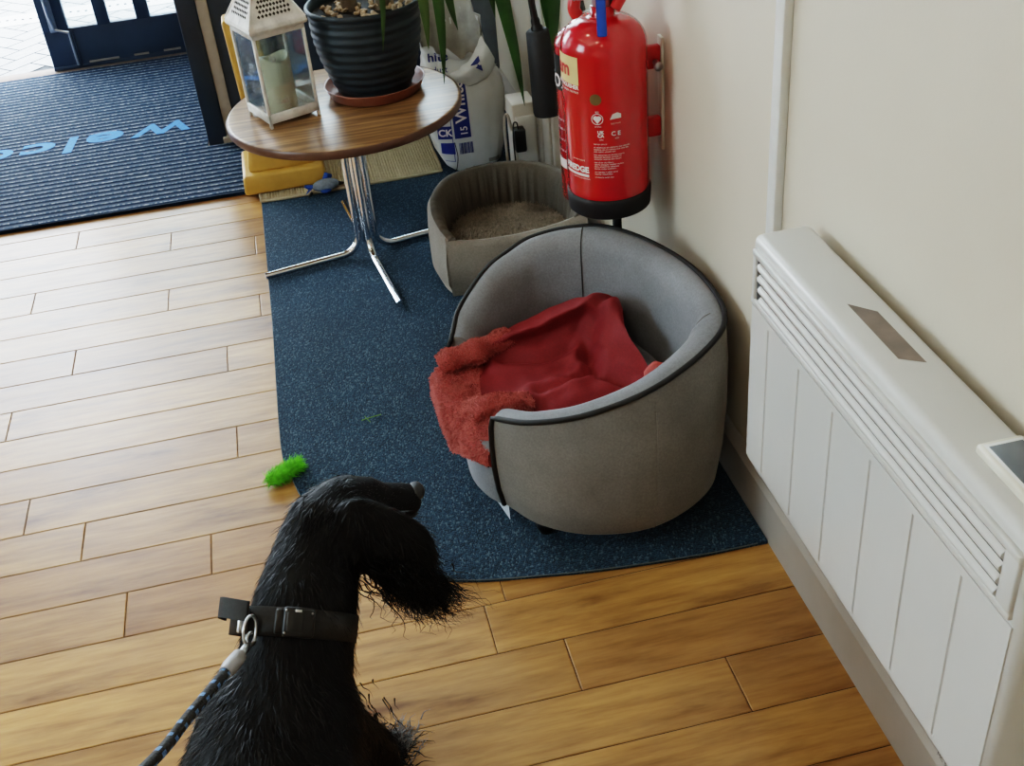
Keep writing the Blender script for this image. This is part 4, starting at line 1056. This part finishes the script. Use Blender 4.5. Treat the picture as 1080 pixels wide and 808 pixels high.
def foam_ext():
    c = Vector((.588, 2.10, 0)); r = .0835; zb = .428
    t = Thing('foam_extinguisher', 'large red foam fire extinguisher with black base on the wall behind the grey sofa', 'fire extinguisher', (c.x, c.y, zb))
    body = [(r*.97, zb+.04), (r, zb+.045), (r, zb+.055), (r*.995, zb+.06), (r, zb+.065), (r, .762)]
    for k in range(1, 11):
        a = k/10*math.pi/2; body.append((.024+(r-.024)*math.cos(a), .762+.056*math.sin(a)))
    body += [(.024, .82), (.022, .837), (0, .837)]
    t.part('cylinder', G().lathe(body, c, 64), M['red'])
    t.part('base_skirt', G().lathe([(0, zb+.004), (.066, zb+.004), (.079, zb), (.084, zb+.004), (.086, zb+.03), (.086, zb+.04), (.083, zb+.043), (.075, zb+.043)], c, 64), M['blackm'], label='black plastic base skirt')
    # valve head
    cyl = c.copy(); c = c-Vector((0, 0, .015))
    v = G().lathe([(.02, .845), (.02, .865), (.025, .868), (.025, .885), (.016, .89), (.016, .92), (0, .92)], c, 20); v.box(c+Vector((-.06, -.014, .868)), c+Vector((.02, .014, .895)), .004)
    vv = t.part('valve', v, M['steel'])
    t.part('handle', G().box((0, 0, 0), (.15, .022, .007), .003, M4=Matrix.Translation(c+Vector((-.035, -.011, .905))) @ Matrix.Rotation(R(-8), 4, 'Y')).tube(catmull([c+Vector((.03, -.008, .91)), c+Vector((.038, -.012, .875)), c+Vector((.018, -.02, .846))], 5), .011, 10), M['redp'], vv)
    t.part('hose_mount', G().tube(catmull([c+Vector((-.05, 0, .88)), c+Vector((-.056, -.004, .855)), c+Vector((-.05, -.006, .84))], 4), .012, 10), M['redp'], vv)
    t.part('blue_tag', G().box((-.009, -.0015, -.06), (.009, .0015, .03), .003, M4=Matrix.Translation(c+Vector((-.018, -.056, .873))) @ Matrix.Rotation(R(6), 4, 'Y') @ Matrix.Rotation(R(-22), 4, 'X')), M['bluetag'], label='blue plastic tamper tag')
    t.part('safety_ring', G().tube([c+Vector((.03+.024*math.cos(a), -.03, .895+.024*math.sin(a))) for a in [2*math.pi*k/20 for k in range(21)]], .0016, 6), M['redp'])
    c = cyl
    br = t.part('wall_bracket', G().box((WX-.036, 2.09, .70), (WX-.006, 2.108, .745), .003), M['redp'], label='upper red wall bracket lug')
    t.part('wall_bracket', G().box((WX-.036, 2.09, .56), (WX-.006, 2.108, .60), .003), M['redp'], label='lower red wall bracket lug')
    t.part('bracket_strip', G().box((WX-.006, 2.088, .53), (WX, 2.112, .76), .001), M['cream'], br)
    t.part('bracket_screw', G().lathe([(0, 0), (.006, 0), (.006, .015), (.009, .015), (.009, .022), (0, .022)], (0, 0, 0), 12, M4=Matrix.Translation((WX-.018, 2.088, .715)) @ Matrix.Rotation(R(100), 4, 'X')), M['steel'], br)
    # printing; azimuth facing the camera is about -106 degrees
    af = R(-106)
    W = G()
    def put(g, x, z, mat, name='printing', label=None, h=.0008):
        g.map(lambda p: (p.x*.92, p.y*.9, 0)); return t.part(name, cyl_wrap(g, c, r, af, .467+(z-.446)*.9+.044, h), mat, label=label)
    put(shift(densequad(.085, .060), -.100, 0), 0, .694, M['label'], 'type_label', 'cream label band near the top')
    put(shift(text_geo('foam', .044, 'RIGHT', offset=.0012), -.080, -.012), 0, .694, M['red_ink'], 'type_lettering', 'red lettering on the cream label', .0014)
    put(shift(text_geo('FIRE EXTINGUISHER', .0115, 'RIGHT', offset=.0004), -.058, 0), 0, .655, M['white_ink'], 'lettering')
    put(shift(text_geo('FOR WOOD, PAPER, TEXTILES', .006, 'RIGHT'), -.059, 0), 0, .646, M['white_ink'], 'lettering')
    af, af0 = af-.16, af
    put(shift(disc(.0125), -.006, 0), 0, .637, M['olive'], 'round_sticker', 'olive round sticker')
    # certification marks
    put(shift(disc(.0125, 28, .0112), -.004, 0), 0, .594, M['white_ink'], 'kite_mark')
    k = G().merge(shift(disc(.0052, 16), -.0075, .002)).merge(shift(disc(.0052, 16), -.0005, .002)); k.add([(-.0125, .001, 0), (.0045, .001, 0), (-.004, -.0105, 0)], [(2, 1, 0)], 0, False)
    put(k, 0, .594, M['white_ink'], 'kite_mark')
    k = shift(text_geo('BSI', .006, 'CENTER'), -.004, .0135); put(k, 0, .594, M['white_ink'], 'lettering')
    put(shift(text_geo('certified', .0042, 'CENTER'), -.003, -.018), 0, .594, M['white_ink'], 'lettering')
    k = G().add([(.022, -.006, 0), (.046, -.004, 0), (.046, .005, 0), (.038, .009, 0), (.028, .006, 0)], [(0, 1, 2, 3, 4)], 0, False)
    put(k, 0, .598, M['white_ink'], 'approval_mark'); put(shift(text_geo('approved', .0055, 'CENTER'), .034, -.016), 0, .598, M['white_ink'], 'lettering')
    put(shift(text_geo('UK', .0098, 'CENTER', offset=.0004), .002, 0), 0, .561, M['white_ink'], 'lettering'); put(shift(text_geo('CA', .0098, 'CENTER', offset=.0004), .002, -.008), 0, .561, M['white_ink'], 'lettering')
    put(shift(text_geo('0086', .0045, 'CENTER'), .003, -.015), 0, .561, M['white_ink'], 'lettering')
    put(shift(text_geo('C E', .0135, 'CENTER', offset=.0003), .034, -.006), 0, .562, M['white_ink'], 'lettering'); put(shift(text_geo('0029', .0045, 'CENTER'), .036, -.014), 0, .562, M['white_ink'], 'lettering')
    # paragraph of small print, as fine lines of letters
    rnd = random.Random(5); z = .536; para = G()
    lens = [.034, 0, .075, .076, .048, 0, .062, .064, .058, 0, .056, .072, .058, .036, 0, .060, .044, 0, .046]
    for L in lens:
        if L == 0: z -= .0028; continue
        s = ''
        while len(s)*.00245 < L: s += ''.join(rnd.choice('aeionrstlmcu') for _ in range(rnd.randint(2, 8)))+' '
        para.merge(shift(text_geo(s.strip(), .0052), -.014, z-.5)); z -= .0049
    put(para, 0, .5, M['white_ink'], 'small_print', 'block of small white print', .0007)
    af = af0-.07
    put(shift(text_geo('FIREDGE', .0185, 'RIGHT', offset=.0009), -.036, 0), 0, .468, M['white_ink'], 'lettering', 'bold white brand lettering')
    put(shift(densequad(.07, .006), -.071, 0), 0, .4605, M['white_ink'], 'printed_bar'); put(shift(text_geo('www.fire-protection', .0055, 'RIGHT'), -.034, 0), 0, .4515, M['white_ink'], 'lettering')
    put(shift(text_geo('service record', .0055, 'RIGHT'), -.045, 0), 0, .494, M['white_ink'], 'lettering')
    # stand rod below
    t.part('stand_rod', G().tube([(.606, 2.112, .436), (.606, 2.112, .014)], .010, 12).lathe([(0, .008), (.05, .008), (.05, .013), (.014, .02), (0, .02)], (.606, 2.15, 0), 24), M['blackm'], label='black support rod under the base')
foam_ext()
def co2_ext():
    c = Vector((.592, 2.29, 0)); r = .056; zb = .36
    t = Thing('carbon_dioxide_extinguisher', 'narrow red fire extinguisher with black label and black horn half hidden behind the larger one', 'fire extinguisher', (c.x, c.y, zb))
    body = [(0, zb), (r-.006, zb), (r, zb+.006), (r, .70)]
    for k in range(1, 9):
        a = k/8*math.pi/2; body.append((.018+(r-.018)*math.cos(a), .70+.04*math.sin(a)))
    body += [(.018, .75), (0, .75)]
    t.part('cylinder', G().lathe(body, c, 48), plain('deep_red_enamel', (.36, .008, .012), .25, coat=.5))
    v = G().box(c+Vector((-.015, -.012, .74)), c+Vector((.03, .012, .77)), .004)
    t.part('valve', v, M['steel'])
    af = R(-104)
    t.part('type_label', cyl_wrap(shift(densequad(.12, .075), -.045, 0), c, r, af, .655), M['black'], label='black label band')
    t.part('type_lettering', cyl_wrap(shift(text_geo('CO2', .038, 'RIGHT', offset=.001), -.032, -.03), c, r, af, .655, .0014), M['white_ink'], label='white lettering on the black label')
    t.part('printed_bar', cyl_wrap(shift(densequad(.09, .022), -.06, 0), c, r, af, .452), M['white_ink'])
    for z in (.55, .53, .505, .48): t.part('lettering', cyl_wrap(shift(text_geo('do not use', .009, 'RIGHT'), -.04, 0), c, r, af, z), M['white_ink'])
    # horn and hose
    d0, d1 = Vector((.592, 2.70, .612)), Vector((.606, 2.692, .402))
    hp = [d0, d0.lerp(d1, .02), d0.lerp(d1, .5), d0.lerp(d1, .97), d1]
    h = t.part('discharge_horn', G().tube(hp, [.023, .028, .034, .039, .038], 28), M['blackm'], label='black tapering discharge horn')
    t.part('horn_hose', G().tube(catmull([d0+Vector((.001, 0, -.005)), d0+Vector((-.004, 0, .03)), d0+Vector((-.01, 0, .09)), (.575, 2.66, .80), (.585, 2.5, .86), (.60, 2.36, .82), (.60, 2.29, .76)], 6), [.015]*3+[.011]*3+[.0085]*31, 12), M['black'], h)
    t.part('wall_bracket', G().box((.645, 2.28, .6), (WX, 2.32, .7), .003), M['redp'])
co2_ext()

# ------------------------------------------------------------------ green chew toy, scraps
def green_toy():
    P = catmull([(-.212, 1.934, .018), (-.19, 1.945, .02), (-.165, 1.957, .021), (-.142, 1.966, .024)], 6)
    t = Thing('fluffy_cat_toy', 'bright green fluffy toy lying on the edge of the blue carpet', 'toy', (-.175, 1.95, .001))
    core = G().tube(P, [.009+.005*math.sin(math.pi*(k+2)/(len(P)+3)) for k in range(len(P))], 10)
    b = t.part('core', core, M['green'])
    t.part('fluff', strands(tris(core), 1500, .017, lambda p, n: Vector((1, .4, .1)), .0007, 3, .8, .5, seed=12, jitter=.6), M['green'], stuff=True)
green_toy()
def scraps():
    t = Thing('leaf_scrap', 'tiny green sprig lying on the carpet before the pet sofa', 'sprig', (.02, 2.06, .008))
    g = G().tube(catmull([(.0, 2.095, .0095), (.02, 2.098, .0105), (.045, 2.103, .0095)], 4), .0012, 5).tube([(.012, 2.097, .0095), (.018, 2.083, .0095)], .001, 5).tube([(.012, 2.097, .01), (.009, 2.108, .0095)], .001, 5)
    t.part('stalk', g, plain('sprig_green', (.1, .22, .05), .7))
scraps()

# ------------------------------------------------------------------ dog
def dog():
    root = (-.16, 1.0, .001)
    t = Thing('black_spaniel', 'black long eared spaniel on the wooden floor, head turned right towards the grey sofa', 'dog', root)
    caps = []
    def cap(a, b, ra, rb, sub=6):
        a, b = Vector(a), Vector(b)
        for i in range(sub+1):
            u = i/sub; caps.append((a.lerp(b, u), ra+(rb-ra)*u))
    ells = []
    # trunk and neck
    cap((-.183, 1.06, .29), (-.207, .96, .235), .104, .132, 8)
    cap((-.207, .96, .235), (-.215, .84, .14), .132, .135, 8)
    cap((-.165, 1.10, .275), (-.165, 1.04, .30), .085, .095, 4)
    cap((-.156, 1.085, .335), (-.120, 1.155, .40), .080, .070, 6)
    cap((-.120, 1.155, .40), (-.090, 1.225, .44), .070, .056, 6)
    # skull, brow, muzzle
    cap((-.076, 1.238, .452), (-.045, 1.252, .459), .057, .054, 4)
    cap((-.045, 1.252, .462), (-.018, 1.262, .462), .047, .038, 4)
    cap((-.015, 1.265, .452), (.038, 1.279, .438), .034, .026, 6)
    cap((-.02, 1.26, .435), (.03, 1.276, .424), .028, .021, 6)
    # front legs
    for sx, px in ((1, -.062), (-1, -.235)):
        sh = (-.175+sx*.05, 1.07, .25)
        cap(sh, (px-.015*sx, 1.115, .135), .05, .032, 6); cap((px-.01*sx, 1.115, .135), (px, 1.15, .04), .03, .024, 5)
        cap((px, 1.155, .026), (px+.006*sx, 1.195, .022), .025, .021, 4)
        for k in (-1, 0, 1): cap((px+.012*k, 1.195, .02), (px+.015*k+.004*sx, 1.212, .015), .012, .010, 2)
    # haunches and hind feet
    for sx in (1, -1):
        cap((-.195+sx*.075, .86, .13), (-.195+sx*.105, .97, .12), .085, .062, 6)
        cap((-.195+sx*.105, .97, .11), (-.195+sx*.115, .90, .03), .04, .028, 5); cap((-.195+sx*.115, .90, .026), (-.195+sx*.118, 1.02, .022), .025, .022, 5)
    cap((-.2, .76, .06), (-.23, .66, .03), .025, .018, 5)
    g = G()
    for c, r in caps:
        b = bmesh.new(); bmesh.ops.create_icosphere(b, subdivisions=3, radius=r)
        for v in b.verts: v.co += c
        g.bm(b)
    # right ear: long leathery flap hanging over the cheek
    def ear(pts, w, th):
        P = catmull(pts, 5)
        for i, p in enumerate(P):
            u = i/(len(P)-1)
            b = bmesh.new(); bmesh.ops.create_icosphere(b, subdivisions=3, radius=1)
            for v in b.verts: v.co = p+Vector((v.co.x*w*(.55+.6*math.sin(math.pi*min(1, u*.8+.15))), v.co.y*th, v.co.z*w*.75))
            g.bm(b)
    ear([(-.030, 1.208, .478), (-.008, 1.196, .460), (.008, 1.186, .435), (.018, 1.180, .405), (.021, 1.176, .382)], .051, .017)
    ear([(-.06, 1.285, .46), (-.05, 1.30, .43), (-.04, 1.305, .39), (-.03, 1.305, .35)], .034, .012)
    tmp = build('tmp', g, M['dog'])
    md = tmp.modifiers.new('r', 'REMESH'); md.mode = 'VOXEL'; md.voxel_size = .0065; md.use_smooth_shade = True
    sm = tmp.modifiers.new('s', 'SMOOTH'); sm.factor = .6; sm.iterations = 6
    dg = bpy.context.evaluated_depsgraph_get(); e = tmp.evaluated_get(dg); me = e.to_mesh()
    bg = G().add([v.co.copy() for v in me.vertices], [tuple(p.vertices) for p in me.polygons])
    e.to_mesh_clear(); bpy.data.objects.remove(tmp)
    body = t.part('body', bg, M['dog'])
    bv = BVHTree.FromPolygons([tuple(v) for v in bg.v], bg.f)
    # face
    nz = Vector((.056, 1.284, .446))
    nose = t.part('nose', G().ell(nz, (.013, .017, .012), 16).ell(nz+Vector((.004, -.008, -.003)), (.006, .006, .005), 8).ell(nz+Vector((.004, .008, -.003)), (.006, .006, .005), 8), M['nose'], label='shiny black nose')
    for p in (Vector((.001, 1.222, .472)), Vector((-.010, 1.294, .468))):
        t.part('eye', G().ell(p, .0085, 14), M['eye'])
    t.part('mouth', G().tube(catmull([(.052, 1.262, .424), (.03, 1.249, .424), (.005, 1.238, .428), (-.008, 1.23, .434)], 4), .0022, 6), M['nose'])
    # coat
    def flow(p, n):
        if p.y > 1.2 and p.z > .38 and p.x > -.03: return Vector((-1, -.3, -.2))
        if p.y < 1.215 and p.x > -.035 and p.z > .33: return Vector((.3, -.15, -1))
        if p.y > 1.155 and p.z > .36: return Vector((-.55, -.7, -.6))
        return Vector((-.05, -.35, -1))
    def ln(p):
        if p.y < 1.2 and p.x > -.02 and p.z > .33: return .028
        if p.y > 1.238 and p.x > -.02: return .006
        if p.z > .4: return .017
        return .022
    T = tris(bg)
    vis = lambda p: p.y > .80 and p.z > .03
    t.part('coat', strands(T, 34000, ln, flow, .00075, 3, .25, .14, seed=21, keep=vis, jitter=.22), M['hair'], body, stuff=True)
    # ear feathering: long wavy curls
    rnd = random.Random(31)
    def locks(n, base, spread, dirs, L, seed, w=.0012, curl=.012):
        rr = random.Random(seed); gg = G()
        for i in range(n):
            b = Vector(base(rr)); d = Vector(dirs(rr)).normalized(); l = L*rr.uniform(.55, 1.25)
            ax = d.cross(Vector((rr.gauss(0, 1), rr.gauss(0, 1), rr.gauss(0, 1)))).normalized(); ay = d.cross(ax)
            ph = rr.random()*6.28; q = []; fr = rr.uniform(4, 9); cr = curl*rr.uniform(.3, 1.2)
            for s in range(9):
                u = s/8
                q.append(b+d*l*u+(ax*math.cos(ph+fr*u)+ay*math.sin(ph+fr*u)*.6)*cr*u+Vector((spread*u*u*rr.uniform(.3, 1), 0, -.018*u*u)))
            gg.tube(q, [w*(1-.92*s/8) for s in range(9)], 4, cap=False)
        return gg
    eb = lambda r: (lambda u: (-.012+.042*u+r.gauss(0, .018), 1.168+r.gauss(0, .008), .44-.065*u+r.gauss(0, .010)))(r.random()**.6)
    t.part('ear_feathering', locks(900, eb, .030, lambda r: (.45+r.gauss(0, .35), -.12+r.gauss(0, .25), -1+r.gauss(0, .2)), .052, 41), M['hair'], body, label='long wavy hair hanging from the right ear', stuff=True)
    nb = lambda r: (-.085+r.gauss(0, .014), 1.12+r.gauss(0, .03), .37+r.gauss(0, .02))
    hb = lambda r: (-.10+.05*r.random(), 1.20+.05*r.random(), .485+.02*r.random())
    t.part('head_hair', locks(350, hb, -.01, lambda r: (-.6+r.gauss(0, .2), -.7+r.gauss(0, .2), -.45+r.gauss(0, .15)), .035, 44, .0009, .004), M['hair'], body, stuff=True)
    lb = lambda r: (-.075+r.gauss(0, .02), 1.13+r.gauss(0, .02), .16+r.gauss(0, .06))
    t.part('leg_feathering', locks(40, lb, .004, lambda r: (.3+r.gauss(0, .3), r.gauss(0, .3), -1), .028, 45, .0012, .006), M['hair'], body, stuff=True)
    pb = lambda r: (-.038+r.gauss(0, .014), 1.19+r.gauss(0, .014), .038+r.gauss(0, .008))
    t.part('paw_tuft', locks(160, pb, .004, lambda r: (.4+r.gauss(0, .4), .5+r.gauss(0, .4), .5+r.gauss(0, .25)), .03, 46, .0012, .006), M['greyhair'], body, label='silvery hair on the right paw', stuff=True)
    pb2 = lambda r: (-.06+r.gauss(0, .018), 1.17+r.gauss(0, .018), .035+r.gauss(0, .01))
    t.part('paw_hair', locks(260, pb2, .004, lambda r: (.35+r.gauss(0, .4), .4+r.gauss(0, .4), .4+r.gauss(0, .25)), .032, 47, .0012, .006), M['hair'], body, stuff=True)
    # collar
    cc = Vector((-.140, 1.138, .382)); ax = Vector((.28, .72, .64)).normalized()
    e1 = ax.cross(Vector((0, 0, 1))).normalized(); e2 = e1.cross(ax).normalized()
    def ringpt(a, rr, s): return cc+(e1*math.cos(a)*1.06+e2*math.sin(a))*rr+ax*s
    rows = [[ringpt(2*math.pi*k/48, .080, s) if q == 0 else ringpt(2*math.pi*k/48, .076, s) for k in range(48)] for q, s in ((1, -.0185), (0, -.018), (0, 0), (0, .018), (1, .0185))]
    col = t.part('collar', G().grid(rows, closeU=True), M['webbing'], label='wide black webbing collar')
    def frame(a):
        rad = (e1*math.cos(a)*1.06+e2*math.sin(a)).normalized(); tg = ax.cross(rad).normalized()
        m = Matrix((tg, ax, rad)).transposed().to_4x4(); m.translation = ringpt(a, .081, 0); return m
    # e1 points right (+x); e2 up. buckle sits right of top
    b = t.part('buckle', G().box((-.020, -.019, -.003), (.020, .019, .011), .004, M4=frame(R(68))).box((-.016, -.013, .010), (.006, .013, .0135), .002, M4=frame(R(68))).box((-.03, -.016, -.002), (-.018, .016, .007), .003, M4=frame(R(68))), M['black'], col, label='black clip buckle')
    for x, y in ((-.017, .014), (-.017, -.014), (.016, .012)): t.part('buckle_rivet', G().ell(frame(R(68)) @ Vector((x, y, .011)), .0016, 8), M['steel'], col, label='bright metal rivet')
    t.part('buckle_clip', G().box((.001, .0125, .0115), (.009, .0155, .0135), .0004, M4=frame(R(72))), M['steel'], col)
    f = frame(R(104))
    ring = t.part('lead_ring', G().tube([f @ Vector((.0, -.014+.019*math.cos(a), .010+.013*math.sin(a)+.004)) for a in [2*math.pi*k/24 for k in range(25)]], .0022, 8), M['steel'], col, label='metal lead ring')
    f = frame(R(135))
    lp = catmull([f @ Vector(p) for p in ((-.03, .012, .003), (-.012, .014, .019), (.012, .014, .024), (.03, .012, .016), (.045, .01, .003))], 5)
    rows = [[p+ax*.013, p-ax*.013] for p in lp]
    back = [[q-(f.to_3x3() @ Vector((0, 0, .003))) for q in r] for r in rows]
    t.part('grab_loop', G().grid(rows).grid(back, flip=True).grid([[r[0] for r in rows], [r[0] for r in back]]).grid([[r[1] for r in rows], [r[1] for r in back]], flip=True), M['webbing'], col, label='raised webbing loop')
    t.part('loop_slider', G().box((-.003, -.017, -.001), (.003, .017, .014), .002, M4=frame(R(116))), M['steel'], col)
    # lead
    fr = frame(R(104)); p0 = fr @ Vector((0, -.03, .012))
    D = (Vector((-.291, .861, .5))-p0)
    t2 = Thing('dog_lead', 'black rope lead with blue flecks and grey clip end fastened to the spaniel collar', 'dog lead', p0)
    dn = D.normalized()
    clip = G().tube([p0+Vector((0, 0, 0)), p0+dn*.008, p0+dn*.018, p0+dn*.028], [.003, .0055, .005, .004], 10)
    clip.tube([p0-dn*.004+fr.to_3x3() @ Vector((.0, .008*math.cos(a)+.004, .009*math.sin(a))) for a in [2*math.pi*k/18 for k in range(15)]], .002, 8)
    t2.part('trigger_clip', clip, M['steel'])
    a0 = p0+dn*.024
    t2.part('clip_sleeve', G().tube([a0, a0+dn*.004, a0+dn*.03, a0+dn*.042], [.007, .0095, .0105, .0085], 14), M['greycap'], label='grey moulded plastic sleeve')
    a1 = a0+dn*.04; end = Vector((-.291, .861, .5))
    path = catmull([a1, a1.lerp(end, .5), end, Vector((-.36, .66, .63)), Vector((-.42, .42, .82)), Vector((-.44, .25, 1.0))], 40)
    t2.part('rope', G().tube(path, .0068, 10, ca=lambda i, k: (.9 if (i % 6 in (0, 1, 2) and (k+(5 if (i//6) % 2 else 0)) % 10 in (0, 1, 2, 4, 5)) else 0, .01, 0)), M['rope'])
dog()

# ------------------------------------------------------------------ light
w = bpy.data.worlds.new('World'); scene.world = w; w.use_nodes = True
nt = w.node_tree; bg = nt.nodes['Background']
bg.inputs['Color'].default_value = (.80, .90, 1.0, 1); bg.inputs['Strength'].default_value = 22.0
def area(name, loc, size, power, col, rot=(0, 0, 0), shape='DISK', sy=None):
    l = bpy.data.lights.new(name, 'AREA'); l.energy = power; l.color = col; l.shape = shape; l.size = size
    if sy: l.size_y = sy
    o = bpy.data.objects.new(name, l); COL.objects.link(o); o.location = loc; o.rotation_euler = rot; return o
for i, (x, y) in enumerate(((-.55, .55), (-.55, 2.1), (-1.8, .55), (-1.8, 2.1), (-.2, 3.3), (-.5, -.7))):
    area('ceiling_spot_lamp', (x, y, 2.58), .14, 4.2, (1, .82, .58))
area('soft_fill_light', (-1.4, .9, 2.57), 1.6, 9, (1, .88, .70), shape='SQUARE')
sun = bpy.data.lights.new('sun', 'SUN'); sun.energy = 2.0; sun.angle = .5; sun.color = (1, .97, .92)
so = bpy.data.objects.new('sun', sun); COL.objects.link(so); so.rotation_euler = (R(-12), R(20), 0)

# ------------------------------------------------------------------ camera
yaw, pitch, roll, F = 0.1627759, 0.60570404, -0.10192762, 1214.9
cy, sy, cp, sp, cr, sr = math.cos(yaw), math.sin(yaw), math.cos(pitch), math.sin(pitch), math.cos(roll), math.sin(roll)
f = Vector((sy*cp, cy*cp, -sp)); r0 = Vector((cy, -sy, 0)); u0 = r0.cross(f)
r = r0*cr+u0*sr; u = u0*cr-r0*sr
cam = bpy.data.cameras.new('camera'); cam.sensor_fit = 'HORIZONTAL'; cam.sensor_width = 36; cam.lens = 36*F/1080; cam.clip_start = .02
co = bpy.data.objects.new('camera', cam); COL.objects.link(co)
m = Matrix((r, u, -f)).transposed().to_4x4(); m.translation = (0, 0, 1.5); co.matrix_world = m
scene.camera = co
scene.view_settings.view_transform = 'Filmic'
scene.view_settings.look = 'High Contrast'
scene.view_settings.exposure = -0.58
